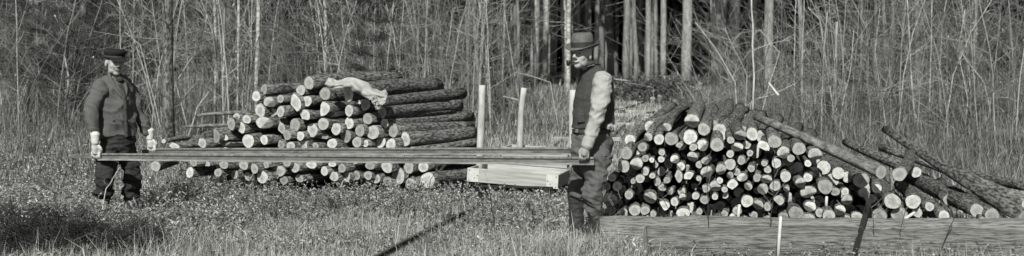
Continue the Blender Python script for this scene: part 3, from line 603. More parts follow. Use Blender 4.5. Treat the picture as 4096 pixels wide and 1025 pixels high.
def crate(loc, rot, W, D, H, th, label, plates=True):
    o = empty('wooden_crate', loc, 0, label=label, cat='crate'); o.rotation_euler = rot
    link('front_board', box_mesh('front_board', W, th, H, .003, (0, -D/2, H/2)), M['board'], o)
    link('back_board', box_mesh('back_board', W-2*th-.004, th, H, .003, (0, D/2, H/2+.002)), M['board'], o)
    for s in (-1, 1): link('side_board', box_mesh('side_board', th, D-.0, H-.004, .003, (s*(W/2-th/2), th/2+.004, H/2)), M['board'], o)
    link('bottom_board', box_mesh('bottom_board', W-2*th-.01, D-2*th, .015, .002, (0, 0, .012)), M['board'], o)
    if plates:
        for s in (-1, 1):
            pl = link('corner_plate', box_mesh('corner_plate', .13, .006, H-.004, .001, (s*(W/2-.062), -D/2-th/2-.004, H/2)), M['plate'], o)
            for zz, xx in ((.3*H, .02), (.85*H, -.04), (.5*H, .05), (.12*H, -.04)):
                link('bolt', tube_mesh('bolt', [(s*(W/2-.062)+xx*-s, -D/2-th/2-.005, zz), (s*(W/2-.062)+xx*-s, -D/2-th/2-.012, zz)], [.006, .005], 8), M['iron'], pl)
    return o
crate((.075, 12.18, .285), (0, R(3.4), -ca+R(-2)), 1.00, .66, .15, .025, 'long shallow open wooden crate with pale corner plates at the front of the rail cart')
crate((.30, 13.0, .41), (0, R(3.0), -ca-R(2)), .78, .40, .2, .022, 'second open wooden crate standing behind the front crate on the rail cart', False)
# ------------------------------------------------------------------ the two rails the men carry
def carried(a, b, label, hgt=.064):
    L = (b-a).length; o = empty('steel_rail', a, label=label, cat='rail'); aim(o, a, b)
    h = hgt/2; top = [(-.013, h-.018), (.013, h-.018), (.015, h-.012), (.014, h), (-.014, h), (-.015, h-.012)]
    link('head', prism_mesh('head', top, L, .0015), M['rail_top'], o)
    link('web', prism_mesh('web', [(-.0035, -h+.010), (.0035, -h+.010), (.0035, h-.0178), (-.0035, h-.0178)], L-.004), M['rail'], o).location = (0, .002, 0)
    link('foot', prism_mesh('foot', [(-.030, -h), (.030, -h), (.030, -h+.006), (.004, -h+.0125), (-.004, -h+.0125), (-.030, -h+.006)], L), M['rail_foot'], o)
    return o
n1a, n1b = P(398, 627, 10.12), P(2378, 644, 8.86)
r1 = carried(n1a, n1b, 'long steel rail nearer the camera, carried by both men at thigh height')
f1a, f1b = P(602, 606, 10.62), P(2390, 605, 9.42)
r2 = carried(f1a, f1b, 'long steel rail farther from the camera, passing behind the pipe smoker')
jb = link('joint_bar', box_mesh('joint_bar', .012, .40, .032, .002, (-.010, -.12, 0)), M['rail'], r1)
for yy in (-.28, -.20): link('bolt_hole', tube_mesh('bolt_hole', [(-.0155, yy, 0), (-.0175, yy, 0)], [.007, .007], 8), M['iron'], jb)
link('joint_bar', box_mesh('joint_bar', .012, .30, .034, .002, (-.010, .05, -.001)), M['rail'], r2)
# embossed mill marks on the webs: short worn raised strokes, unreadable in the photograph
for rr_, segs in ((r1, ((.45, .75), (1.9, 2.25), (2.75, 3.05), (3.45, 3.8))), (r2, ((.12, .5), (1.5, 1.8), (2.4, 2.7), (3.2, 3.5)))):
    side = 1
    bm = bmesh.new()
    for s0, s1 in segs:
        yy = s0
        while yy < s1:
            hh = random.uniform(.010, .017); bmesh.ops.create_cube(bm, size=1, matrix=Matrix.Translation((side*.0045, yy, -.004+random.uniform(-.001, .001))) @ Matrix.Diagonal((.002, random.uniform(.005, .014), hh, 1))); yy += random.uniform(.014, .026)
    me = bpy.data.meshes.new('mill_mark'); bm.to_mesh(me); bm.free(); link('mill_mark', me, M['rail_top'], rr_)

# ------------------------------------------------------------------ logs
NS = 22
def section(kind, a, b, r):
    """list of (x, z, cut?) round the log"""
    cuts = []
    if kind in ('S', 'W'):
        t0 = r.uniform(2.9, 5.2); k = 1 if kind == 'S' and r.random() < .5 else 2
        for j in range(k): cuts.append((t0+j*r.choice((-1, 1))*r.uniform(.9, 1.5), r.uniform(.15, .5)))
    ph = [r.uniform(0, 6.28) for _ in range(4)]; out = []
    for s in range(NS):
        t = 2*math.pi*s/NS; rad = 1+.045*math.sin(2*t+ph[0])+.035*math.sin(3*t+ph[1])+.02*math.sin(5*t+ph[2])+r.uniform(-.012, .012); cut = False
        for t0, d in cuts:
            c = math.cos(t-t0)
            if c > .05 and d/c < rad: rad = d/c; cut = True
        out.append((math.cos(t)*rad*a, math.sin(t)*rad*b, cut))
    return out
def make_log(near, far, rn_x, rn_z, taper, kind, seed, label, group, notch=False, endm='end', barkm='bark', name='log'):
    r = random.Random(seed); L = (far-near).length; sec = section(kind, rn_x, rn_z, r); nr = 9; V = []; F = []; cutface = []
    na = r.uniform(-2.6, -.5) if notch else 0; nv = (math.cos(na), math.sin(na)); rm = max(rn_x, rn_z); n_off = r.uniform(-.15, .3)*rm
    tx, tz = r.uniform(-.12, .12), r.uniform(-.15, .1)
    def ydent(x, z):
        y = x*tx+z*tz
        if notch:
            q = x*nv[0]+z*nv[1]-n_off
            if q > 0: y += q*1.25
        return y
    bend = (r.uniform(-.03, .03)*L, r.uniform(-.012, .02)*L)
    for i in range(nr):
        t = i/(nr-1); sc = 1+(taper-1)*t
        for k_, (x, z, c) in enumerate(sec):
            kn = 1+(.05*noise.noise(Vector((math.cos(k_*.2856)*2+seed, t*3, math.sin(k_*.2856)*2))) if 0 < i and not c else 0)
            y = t*L+(ydent(x, z) if i == 0 else 0); bx = math.sin(t*math.pi)
            V.append((x*sc*kn+bend[0]*bx, y, z*sc*kn+bend[1]*bx))
    for i in range(nr-1):
        for s in range(NS):
            F.append([i*NS+s, i*NS+(s+1) % NS, (i+1)*NS+(s+1) % NS, (i+1)*NS+s]); cutface.append(sec[s][2] and sec[(s+1) % NS][2])
    me = bpy.data.meshes.new(name); F2 = [f[::-1] for f in F]+[list(range(NS)), [((nr-1)*NS+s) for s in range(NS)][::-1]]
    me.from_pydata(V, [], F2); me.update()
    me.materials.append(M[barkm]); me.materials.append(M['split'])
    for p_, c in zip(me.polygons, cutface+[False, True]):
        p_.material_index = 1 if c else 0; p_.use_smooth = len(p_.vertices) == 4 and not c
    o = link(name, me, label=label, cat='log', group=group); aim(o, near, far)
    # sawn end as a child, set just proud
    V = []; F = []
    for j, f_ in enumerate((.965, .66, .33)):
        for (x, z, c) in sec: V.append((x*f_, ydent(x*f_, z*f_)-.003+(.004 if j == 0 else 0)*0, z*f_))
    V.append((0, ydent(0, 0)-.003, 0))
    rim = [(x*.985, ydent(x*.985, z*.985)+.006, z*.985) for x, z, c in sec]; b0 = len(V); V += rim
    for j in range(2):
        for s in range(NS): F.append((j*NS+s, j*NS+(s+1) % NS, (j+1)*NS+(s+1) % NS, (j+1)*NS+s))
    for s in range(NS): F.append((2*NS+s, 2*NS+(s+1) % NS, 3*NS)); F.append((b0+s, b0+(s+1) % NS, (s+1) % NS, s))
    me = bpy.data.meshes.new('cut_end'); me.from_pydata(V, [], F); me.update(); link('cut_end', me, M[endm], o)
    return o
def split_list(txt, ox, oy, sc):
    out = []
    for ln in txt.split(';'):
        q = ln.strip().split()
        if not q: continue
        x, y, rx = map(float, q[:3]); ry = float(q[3]) if len(q) > 3 and q[3][0].isdigit() else rx; fl = ''.join(c for c in q[3:] if not c[0].isdigit())
        out.append([ox+x/sc, oy+y/sc, rx/sc, ry/sc, fl])
    return out
# flags: s split (irregular), n notch-cut end, d darker end with shade put into its colour, b set back
LA = split_list('''497 136 27; 537 101 23 27; 561 165 29 n; 622 149 22; 727 105 26; 769 68 31 36; 688 170 50 48 s; 760 161 29; 852 123 32; 623 215 24 30; 582 230 27 37 sd; 517 210 33 40 d;
740 240 42 38 s; 835 200 45 40 s; 395 243 20 d; 368 279 27 35; 411 302 36 35 s; 448 255 26 24; 533 272 40 32 n; 512 310 25 18 db; 620 300 30 35 sd; 660 272 22 35 sdb; 696 287 32 36;
648 335 38 27 s; 787 311 32 35; 843 279 30 33; 725 341 23 25; 838 345 35 20 sd; 898 230 25 33 s; 62 395 45 20 s; 210 380 40 28 sd; 285 340 28 38 s; 318 352 45 25 s; 335 385 52 22 sd; 313 322 22 22; 456 367 33 37; 538 361 22 25; 615 385 33 25 sd;
675 392 25 22; 737 392 29 33; 174 478 27 22; 240 492 25 20 s; 155 530 23 28; 330 490 25 22; 432 492 33 24; 488 510 25 28; 548 490 20 18; 528 553 33 33; 610 522 45 28 d; 697 504 25 27; 657 480 25 20; 782 490 28 20; 300 530 22 22 d; 385 540 26 24 d; 455 550 24 22 d; 640 570 26 22 d; 720 560 24 22 d; 265 440 24 20 b; 380 440 26 20 b; 480 432 24 20 b; 600 440 26 22 b; 700 440 24 20 b; 790 440 24 20 b; 800 400 26 24 sd; 
430 205 1''' .replace('430 205 1', ''), 640, 280, 1.29)
LB = split_list('''115 380 28 27; 152 410 24 20; 185 342 33; 187 125 47 45 s; 202 210 25 33; 203 275 28 30; 168 185 18 25 b; 135 305 30 33; 258 313 29 33; 243 373 25 29; 286 180 27 30; 298 253 30; 287 380 18 20; 324 322 35 38;
372 220 29 31; 384 279 25 27; 428 313 31 35; 365 374 27 29; 418 385 30 32; 493 358 29 36; 528 420 26 22; 15 495 25 20; 75 522 25; 165 508 22 24; 125 550 25; 310 494 26 22; 397 500 33; 455 548 40 42 d; 510 503 30 32; 585 500 30 28; 522 590 35 30; 607 570 40 42;
190 550 22 28; 240 545 24 24 d; 115 487 24 14; 235 480 24 24 s; 340 560 26 26 d; 400 575 26 24 d; 60 440 25 20 b; 150 440 26 20; 230 440 26 22 b; 290 440 24 18; 360 440 26 20 b; 455 440 27 22; 300 545 24 24 d''', 1240, 280, 1.29)
LC = split_list('''132 264 30 32; 118 330 28 32; 60 386 20; 35 430 20 d; 85 428 24; 113 440 18 b; 50 497 35 38 n; 143 471 22; 181 318 32 n; 211 234 23; 238 185 21 23 n; 293 196 26; 354 193 33; 329 136 25 22 n; 447 185 36; 457 106 38 36 n; 515 146 31; 225 290 18 d; 257 298 13; 224 354 21; 199 391 22;
164 404 13; 260 376 15; 307 261 16; 303 295 16; 275 318 15 20 b; 340 315 22 28 db; 371 295 22 n; 400 331 22 n; 458 283 27 n; 463 235 20 18; 395 235 20 25 s; 508 226 27 30 n; 580 223 32 35; 523 303 20 n; 490 322 15 18; 507 270 20 16 b; 530 358 30 n; 445 385 32 28 s; 490 390 13;
378 380 32 38 s; 305 355 20 25 b; 284 407 18 20; 332 398 17; 310 435 20 18 d; 347 452 18 20 n; 405 455 20 d; 370 505 20 22; 410 482 18 n; 248 487 33 n; 173 547 29; 223 548 23; 263 566 17 16; 315 525 30 25 s; 412 567 33; 465 590 20 18; 493 553 16; 474 476 19; 519 496 22; 520 440 25 20 s; 570 480 16;
594 400 16; 570 430 30 28 n; 600 345 25 30 n; 646 268 19; 648 200 18; 695 177 31 27 n; 680 235 32 22 n; 645 320 30 27; 678 357 18 d; 645 375 18 n; 658 428 30 33 s; 618 445 15; 622 475 15; 595 525 30 22 db; 618 565 16 18; 657 582 17 18; 55 545 26 24 d; 115 560 24 24 d; 352 570 20 20 b; 545 560 20 20 db; 575 590 17 17; 
548 395 20 20 b; 435 340 20 20 db; 160 440 16 b; 420 420 20 20 db; 470 430 18 db''', 2400, 400, 1.24)
LD = split_list('''135 170 30 33; 108 222 22 20 d; 124 264 16 d; 179 233 42 32 s; 246 207 33; 290 262 30 33 n; 327 290 18; 367 242 32 33; 447 270 37 30 n; 411 315 17; 195 315 15; 255 314 24; 81 300 20 22; 130 340 18; 211 346 18; 160 386 21; 85 385 25 22 n; 205 395 28 23 n; 300 380 27; 375 413 25 28 n; 411 385 22; 249 426 26;
187 443 28 n; 115 430 20 n; 305 443 15 n; 110 502 30; 165 522 28 25 n; 210 530 17 22; 265 500 28 25 s; 412 457 40 32 n; 497 430 37; 422 530 28 n; 352 562 36; 413 588 32 24; 515 575 30; 545 455 25 20 d; 596 455 19; 605 498 28 n; 570 550 28 n; 102 595 17 15; 208 595 18; 145 575 18 22 d; 595 590 28 20 d; 655 580 30 24 d; 690 460 30 25 n; 722 488 30 22 d;
340 345 20 22 db; 255 360 18 db; 330 500 22 db; 450 520 24 db; 470 560 22 d; 290 580 24 22 d; 60 550 22 d; 245 545 18 db; 455 370 22 db; 620 540 24 db; 340 420 20 db; 160 450 18 db''', 2900, 400, 1.24)
ords = ['first', 'second', 'third', 'fourth', 'fifth', 'sixth', 'seventh', 'eighth', 'ninth', 'tenth', 'eleventh', 'twelfth', 'thirteenth', 'fourteenth', 'fifteenth', 'sixteenth', 'seventeenth', 'eighteenth', 'nineteenth', 'twentieth']+['%dth' % k for k in range(21, 60)]
def lab(L, pile, rows):
    vs = sorted(q[1] for q in L); n = len(vs); edges = [vs[int(n*k/rows)] for k in range(1, rows)]
    byrow = {}
    for q in L:
        row = sum(q[1] >= e for e in edges); byrow.setdefault(row, []).append(q)
    for row, qs in byrow.items():
        qs.sort(key=lambda q: q[0]); rn = 'top' if row == 0 else 'bottom' if row == rows-1 else ords[row]
        for k, q in enumerate(qs):
            r_ = (q[2]+q[3])/2; size = 'thick' if r_ > 25.5 else 'thin' if r_ < 16 else 'middling'
            shp = 'split' if 's' in q[4] else 'round'; end = 'grey weathered end' if 'd' in q[4] else 'notched pale end' if 'n' in q[4] else 'pale sawn end'
            q.append('%s %s log, %s, %s from left in %s layer of %s' % (size, shp, end, ords[k], rn, pile))
LL = LA+LB; LR = LC+LD
lab(LL, 'left pile', 7); lab(LR, 'right pile', 8)
special = {(640+769/1.29, 'L'): 'thick round bright ended log on top of left pile, left of the draped jacket', (1240+187/1.29, 'L'): 'big split log with pale angular end under the draped jacket', (2400+457/1.24, 'R'): 'big notched log with a split bark edge, highest in the right pile',
           (640+688/1.29, 'L'): 'wide wedge split log with two pale faces near the top left of the left pile', (1240+493/1.29, 'L'): 'round log jutting out at the right just above the carried rails', (2900+497/1.24, 'R'): 'thick round pale log under the crossing long log of the right pile'}
def spec(q, s):
    for (u, k), t in special.items():
        if k == s and abs(u-q[0]) < .01: return t
    return q[5]
dirL = Vector((math.sin(R(32)), math.cos(R(32)), 0)); dirR = Vector((math.sin(R(12.5)), math.cos(R(12.5)), 0))
def in_log(u, v, L, m): return any(((u-q[0])/max(q[2], 1))**2+((v-q[1])/max(q[3], 1))**2 < m for q in L)
def build_pile(L, side):
    for k, q in enumerate(L):
        u, v, rx, ry, fl = q[:5]; seed = int(u*7+v*13); r = random.Random(seed)
        Y0 = 12.3 if side == 'L' else 9.95
        Y = Y0+r.uniform(-.05, .05)+(.28 if 'b' in fl else 0)+(.06 if 'd' in fl else 0)
        if side == 'R': Y += max(0, (640-v)/600)*.25
        a = P(u, v, Y); d = (dirL if side == 'L' else dirR).copy()
        d = Matrix.Rotation(R(r.gauss(0, 2.2)), 3, 'Z') @ d
        if side == 'L':
            ln = r.uniform(1.5, 1.9); rise = .03*r.gauss(0, 1)+(.05 if v < 480 else .0)
            if u > 1660 and v < 700: ln *= .85+.3*r.random()
            comp = 1.12
        else:
            ln = r.uniform(1.9, 2.3); rise = .02*r.gauss(0, 1)+.15*max(0, min(1, (740-v)/340)); comp = 1.0
        if side == 'L':
            while ln > .6 and UC+FPX*(a+d*ln).x/(a+d*ln).y > 1885+25*r.random(): ln -= .04
        b = a+d*ln+Vector((0, 0, rise)); a_r = rx/FPX*Y*comp; b_r = ry/FPX*Y
        b.z = max(b.z, gzf(b.x, b.y)+b_r*.5)
        make_log(a, b, a_r, b_r, r.uniform(.86, 1.12), 'S' if 's' in fl else 'R', seed, spec(q, side), 'logs stacked in the %s pile' % ('left' if side == 'L' else 'right'), 'n' in fl, 'end_grey' if 'd' in fl else 'end', 'bark')
build_pile(LL, 'L'); build_pile(LR, 'R')
# filler logs added deeper in the piles to keep the gaps dark
fillA = Acc(); fillE = Acc()
def fillers(L, side, poly_u, top, bot, n, back):
    k = 0; put = []
    for t in range(20000):
        if k >= n: break
        u = random.uniform(*poly_u); v0, v1 = top(u), bot(u)
        if v1 <= v0: continue
        v = random.uniform(v0, v1)
        if in_log(u, v, L, 1.1) or any((u-a)**2+(v-b)**2 < 34**2 for a, b in put): continue
        put.append((u, v)); Y = (12.3 if side == 'L' else 9.95)+back+random.uniform(0, .3); rr = random.uniform(20, 28)/FPX*Y
        a = P(u, v, Y); d = dirL if side == 'L' else dirR; b = a+d*1.6; b.z = max(b.z, gzf(b.x, b.y)+.04)
        V, F = strands(np.array([[tuple(a.lerp(b, q)) for q in (0, .5, 1)]]), np.full((1, 3), rr), 12); fillA.add(V, F)
        c = V[:12]-np.array([0, .003, 0]); m_ = c.mean(0); fillE.add(np.concatenate([c, c[:6]*.999+m_*.001]), np.array([[0, 1, 2, 3], [0, 3, 4, 5], [0, 5, 6, 7], [0, 7, 8, 9], [0, 9, 10, 11]])); k += 1
fillers(LL, 'L', (860, 1640), lambda u: np.interp(u, [860, 1010, 1080, 1500, 1640], [560, 400, 380, 400, 560]), lambda u: 740, 46, .3)
fillers(LR, 'R', (2440, 3560), lambda u: np.interp(u, [2440, 2560, 2750, 3100, 3300, 3560], [760, 580, 530, 560, 640, 790]), lambda u: 860, 80, .32)
sbl = link('filler_logs', fillA.mesh('filler_logs'), M['bark'], kind='stuff'); link('cut_ends', fillE.mesh('cut_ends', False), M['split'], sbl)

# bark-showing logs at the back of the left pile, and the right pile's back layer
def plog(u0, v0, Y0, r0, u1, v1, Y1, r1, label, end='end', bark='bark', kind='R', seed=1, group=None):
    a, b = P(u0, v0, Y0), P(u1, v1, Y1); rn = r0/FPX*Y0; rf = r1/FPX*Y1
    return make_log(a, b, rn, rn, rf/rn, kind, seed, label, group, False, end, bark)
plog(1250, 352, 12.75, 25, 1568, 322, 14.0, 15, 'flaking light barked log lying highest behind the jacket', bark='bark_light', seed=71)
plog(1400, 355, 12.6, 24, 1664, 346, 13.9, 23, 'thick dark barked log tapering right behind the draped jacket', seed=72)
plog(1500, 408, 12.9, 22, 1780, 402, 14.2, 20, 'smooth dark log at the right of the left pile, second below the jacket', seed=73)
plog(1540, 385, 13.3, 14, 1690, 375, 14.2, 11, 'thin rough log lying back at the upper right of the left pile', bark='bark_light', seed=74)
plog(1640, 660, 12.5, 28, 1905, 622, 13.9, 24, 'thick barked log at right of the left pile just below the rails', seed=78)
plog(755, 590, 12.5, 24, 850, 545, 13.6, 26, 'barked log lying low at the left end of the left pile', seed=79)
plog(742, 507, 14.4, 6, 990, 497, 14.6, 10, 'thin pole with a pale tip, lower of two sticking out left of the left pile', bark='bark_light', seed=80)
plog(790, 461, 14.6, 6, 1015, 450, 14.8, 9, 'thin pole, upper of two sticking out left of the left pile', bark='bark_light', seed=81)
plog(655, 565, 13.4, 9, 790, 552, 14.3, 12, 'thin grey log lying in grass left of the left pile', bark='bark_light', seed=82)
plog(622, 665, 11.9, 20, 700, 640, 13.2, 18, 'short pale ended log low in the grass behind the glove of the capped man', seed=83)
plog(1790, 470, 13.5, 8, 1895, 478, 14.4, 8, 'thin stick poking out right of the left pile', bark='bark_light', seed=84)
# back layer seen above the right pile
for k, (u, v, Y, r_, u1, v1, lb) in enumerate([(2520, 560, 10.5, 22, 2660, 455, 'barked log lying behind the left slope of the right pile'), (2600, 505, 10.7, 22, 2690, 425, 'short dark barked log leaning on the back of the right pile, left'), (2690, 470, 10.9, 24, 2735, 415, 'round backed bark log behind the big notched log'),
        (2790, 500, 10.7, 24, 2850, 435, 'barked log just right of the big notched log'), (2850, 500, 10.6, 22, 2918, 412, 'long steep bark log standing out highest at the back'), (2880, 520, 10.5, 26, 2960, 432, 'thick bark log right of the steep one'),
        (2935, 520, 10.7, 18, 2985, 440, 'thin bark log between the thick ones at the back of the right pile'), (2975, 530, 10.6, 24, 3020, 455, 'bark log above the round pale end at the back right'), (3050, 545, 10.7, 28, 3040, 480, 'mossy barked log at the right back beside the long leaning log')]):
    plog(u, v, Y, r_, u1, v1, Y+1.9, r_*.8, lb, seed=200+k)
# loose long logs at the right
plog(3524, 690, 9.5, 28, 3021, 466, 10.7, 15, 'long leaning log with a pale round end crossing over the right side of the pile', seed=301, bark='bark_light')
plog(4100, 872, 9.6, 31, 3539, 517, 12.4, 14, 'long bare log running down to the right edge over the other logs', seed=302)
plog(3598, 697, 9.8, 28, 3638, 615, 11.6, 19, 'short steep log with round pale end beside the end of the long leaning log', seed=303)
plog(3665, 690, 11.0, 22, 3384, 568, 12.9, 16, 'dark log lying behind the long leaning log', seed=304)
plog(4110, 815, 10.6, 27, 3530, 592, 12.8, 16, 'dark long log lying under the long bare log at the right', seed=305)
plog(4120, 748, 11.3, 22, 3833, 690, 12.8, 18, 'dark log reaching the right edge behind the others', seed=306)
plog(3907, 842, 9.7, 27, 3610, 690, 12.0, 34, 'thick rough log with pale end near the right edge', seed=307)
plog(3445, 722, 9.9, 31, 3300, 640, 12.0, 26, 'thick barked log with round pale end below the long leaning log', seed=308)
plog(3652, 807, 9.75, 29, 3600, 740, 11.6, 24, 'round pale ended log low at the right between dark logs', seed=309)
plog(3718, 827, 9.7, 18, 3620, 750, 11.5, 16, 'small round pale ended log right of the low round one', seed=310)
plog(3775, 864, 9.6, 22, 3620, 745, 11.6, 20, 'slanting log with an oval pale end touching the stripped log', seed=311)
plog(3968, 862, 9.6, 28, 3760, 735, 11.8, 24, 'thick log with scratched pale end at the lower right corner of the pile', seed=312)
plog(3931, 880, 9.55, 12, 3860, 830, 10.6, 12, 'tiny pale ended stick at the lower right of the pile', seed=313)
plog(3506, 754, 9.8, 19, 3500, 700, 11.6, 18, 'small pale ended log under the end of the long leaning log', seed=314)
plog(3570, 806, 9.8, 32, 3530, 740, 11.6, 28, 'notched shaded log under the steep round one', seed=315, end='end')
plog(3597, 860, 9.85, 32, 3560, 790, 11.6, 28, 'dark ended log in the shade behind the iron bar', seed=316, end='end_grey')
plog(3668, 850, 9.8, 20, 3650, 780, 11.6, 18, 'pale ended log low behind the stripped log', seed=317)
plog(3517, 866, 9.85, 30, 3500, 800, 11.6, 26, 'grey ended log at the foot of the iron bar', seed=318, end='end_grey')
plog(3800, 800, 10.2, 26, 3640, 700, 12.2, 26, 'dark barked log under the thick rough log at the right', seed=319)
plog(3860, 830, 10.3, 26, 3700, 740, 12.2, 26, 'dark barked log low behind the thick rough log', seed=320)
plog(4060, 880, 10.2, 26, 3880, 790, 12.2, 26, 'dark barked log at the right edge behind the scratched one', seed=321)

# ------------------------------------------------------------------ big stripped logs in front
def beam(a, b, r, label, seed, mt='beam_y'):
    L = (b-a).length; n = 60; sides = 28; V = []; F = []
    for i in range(n):
        t = i/(n-1)
        for s in range(sides):
            an = 2*math.pi*s/sides; q = 1+.09*noise.noise(Vector((math.cos(an)*1.8, t*5+seed, math.sin(an)*1.8)))+.05*noise.noise(Vector((math.cos(an)*7, t*6+seed, math.sin(an)*7)))
            kb = .020*noise.noise(Vector((t*4, seed, 2)))+.012*noise.noise(Vector((t*11, seed, 5))); V.append((math.cos(an)*r*q, t*L, math.sin(an)*r*q*1.03+kb))
    for i in range(n-1):
        for s in range(sides): F.append((i*sides+s, (i+1)*sides+s, (i+1)*sides+(s+1) % sides, i*sides+(s+1) % sides))
    me = bpy.data.meshes.new('stripped_log'); me.from_pydata(V, [], F+[list(range(sides))]); me.update(); me.materials.append(M[mt])
    me.polygons.foreach_set('use_smooth', [True]*len(F)+[False]); o = link('stripped_log', me, label=label, cat='log'); aim(o, a, b)
    e = bpy.data.meshes.new('cut_end'); e.from_pydata([(v_[0]*.96, -.004, v_[2]*.96) for v_ in V[:sides]], [], [list(range(sides))]); e.update(); link('cut_end', e, M['end'], o)
    return o
M['beam_y'] = mat('stripped_log_surface', .33, .10, 16, (5, .42, 5), rough=.9, bump=.035, bscale=20, lo=.38, hi=.55, detail=12)
M['beam_z'] = mat('darkened_log_surface', .26, .075, 16, (5, .42, 5), rough=.9, bump=.035, bscale=20, lo=.38, hi=.55, detail=12)  # darker copy of the stripped surface, standing in for the shaded seam
beam(P(2396, 944, 8.98), P(4400, 958, 8.90), .158, 'big pale stripped log across the front of the right pile, starting by the boots', 3)
beam(P(2582, 984, 8.62), P(4400, 1000, 8.62), .15, 'nearest big stripped log along the bottom right edge of the picture', 8, 'beam_z')

# iron bar, stakes, twigs in front
ia, ibp = P(3406, 1060, 8.30), P(3478, 800, 8.78)
ib = link('iron_bar', prism_mesh('iron_bar', [(-.021, -.005), (.021, -.005), (.021, .005), (-.021, .005)], (ibp-ia).length, .001), M['iron'], label='dark flat iron bar leaning against the stripped logs', cat='bar')
aim(ib, ia, ibp)
def stick(u0, v0, u1, v1, Y0, Y1, wpx, label, name='stake', matn='stake', cat='stake', pointed=True):
    a, b = P(u0, v0, Y0), P(u1, v1, Y1); L = (b-a).length; r = wpx/2/FPX*Y0
    o = link(name, tube_mesh(name, [(0, 0, 0), (0, L*.5, .003), (0, L*.97, 0), (0, L, 0)], [r, r, r*.95, r*.55], 6, True, .1, u0), M[matn], label=label, cat=cat); aim(o, a, b); return o
stick(3112, 1030, 3123, 866, 8.25, 8.3, 15, 'white pointed stake standing in front of the stripped logs')
stick(2952, 892, 2958, 818, 9.7, 9.72, 13, 'pale split stake standing against the ends of the right pile')
stick(3305, 826, 3307, 786, 9.6, 9.62, 12, 'small pale wood wedge stuck between logs of the right pile')
stick(3610, 885, 3660, 850, 9.55, 9.6, 14, 'pale wood wedge lying low between logs at the right')
def weed_twig(pts, Y, w, label, nb, seed, L=.25, matn='twig'):
    return sapling(pts, w, 2, Y, label, matn, nb, L, seed, 'weed_stalk', cat='weed stalk', up=(.3, 1.2))
weed_twig([(3083, 1010), (3082, 860), (3092, 740), (3100, 640), (3105, 590)], 8.6, 4, 'thin bare seedling rising in front of the middle of the right pile', 8, 501)
weed_twig([(2828, 1000), (2835, 850), (2825, 700), (2845, 600)], 8.7, 4, 'thin pale blurred stalk rising in front of the right pile, left of the white stake', 6, 502)
weed_twig([(2660, 960), (2690, 860), (2640, 770), (2630, 740)], 9.0, 3, 'small forked twig in front of the left part of the right pile', 6, 503)
weed_twig([(3500, 1000), (3490, 860), (3470, 780)], 8.5, 3, 'thin twig beside the iron bar', 5, 504)
weed_twig([(3730, 1010), (3800, 900), (3845, 800), (3850, 770)], 8.4, 4, 'arched pale twig in front of the stripped logs at the right', 4, 505)
weed_twig([(3620, 1010), (3600, 930), (3625, 830)], 8.5, 3, 'thin twig in front of the stripped logs right of the iron bar', 6, 506)
weed_twig([(1990, 1020), (1975, 880), (1962, 760), (1955, 740)], 9.6, 6, 'pale blurred stalk standing in front of the cart crate', 3, 507)
weed_twig([(395, 812), (425, 755), (455, 712), (480, 668)], 10.05, 5, 'thin pale crooked branch slanting across the legs of the capped man', 3, 508, .12, 'post')
weed_twig([(510, 1040), (485, 985), (455, 940), (434, 912)], 9.0, 6, 'bent pale stub of a branch in the grass at the lower left', 3, 509, .12, 'post')
weed_twig([(640, 940), (625, 800), (590, 700), (560, 660)], 9.9, 3, 'thin bare weed right of the legs of the capped man', 8, 510)
weed_twig([(350, 960), (300, 900), (270, 880)], 9.2, 4, 'dark thin twig in the shaded grass at lower left', 2, 511, .15, 'sapling_dark')
weed_twig([(1700, 800), (1722, 720), (1745, 690), (1790, 690)], 11.6, 3, 'thin twig bending right at the foot of the left pile', 6, 512)
weed_twig([(2420, 900), (2440, 830), (2490, 790)], 9.0, 3, 'small twig between the boots of the pipe smoker and the right pile', 6, 513)

# ------------------------------------------------------------------ draped jacket
cl = [(-0, 0)]
path = [(1306, 324, 17), (1326, 336, 24), (1346, 338, 16), (1380, 332, 18), (1415, 334, 24), (1448, 352, 28), (1480, 372, 26), (1508, 384, 24), (1532, 392, 30), (1546, 396, 24)]
def cloth(path, Y, name, m, seed, sag=.03, parent=None, **k):
    ns, nt_ = 44, 15; V = []; F = []
    pu = np.linspace(0, len(path)-1, ns)
    U = np.interp(pu, range(len(path)), [q[0] for q in path]); Vv = np.interp(pu, range(len(path)), [q[1] for q in path]); Wd = np.interp(pu, range(len(path)), [q[2] for q in path])
    for i in range(ns):
        du = U[min(i+1, ns-1)]-U[max(i-1, 0)]; dv = Vv[min(i+1, ns-1)]-Vv[max(i-1, 0)]; l = math.hypot(du, dv)+1e-6; nu, nv_ = -dv/l, du/l
        for j in range(nt_):
            t = j/(nt_-1)*2-1; wv = Wd[i]*(1+.42*noise.noise(Vector((i*.22, (1 if t > 0 else 0)*4, seed))))
            fold = .016*math.sin(t*5+math.sin(i*.13)*2.2+seed)-.07*abs(noise.noise(Vector((i*.16, t*1.8+i*.05, seed+3))))
            V.append(P(U[i]+nu*t*wv, Vv[i]+nv_*t*wv, Y-.03+.12*t*(-1)*.5+fold+.05*(t*t)))
    for i in range(ns-1):
        for j in range(nt_-1): F.append((i*nt_+j, i*nt_+j+1, (i+1)*nt_+j+1, (i+1)*nt_+j))
    me = bpy.data.meshes.new(name); me.from_pydata([tuple(v_) for v_ in V], [], F); me.update(); o = link(name, me, M[m], parent, smooth=True, **k)
    md = o.modifiers.new('solid', 'SOLIDIFY'); md.thickness = .01; md.offset = 0
    s = o.modifiers.new('sub', 'SUBSURF'); s.levels = s.render_levels = 1
    return o
jk = cloth(path, 12.12, 'jacket', 'cloth', 2, label='pale crumpled jacket draped over the top logs of the left pile', cat='jacket')
cloth([(1492, 385, 18), (1503, 402, 16), (1512, 420, 15), (1518, 438, 13)], 12.08, 'sleeve', 'cloth', 5, parent=jk)

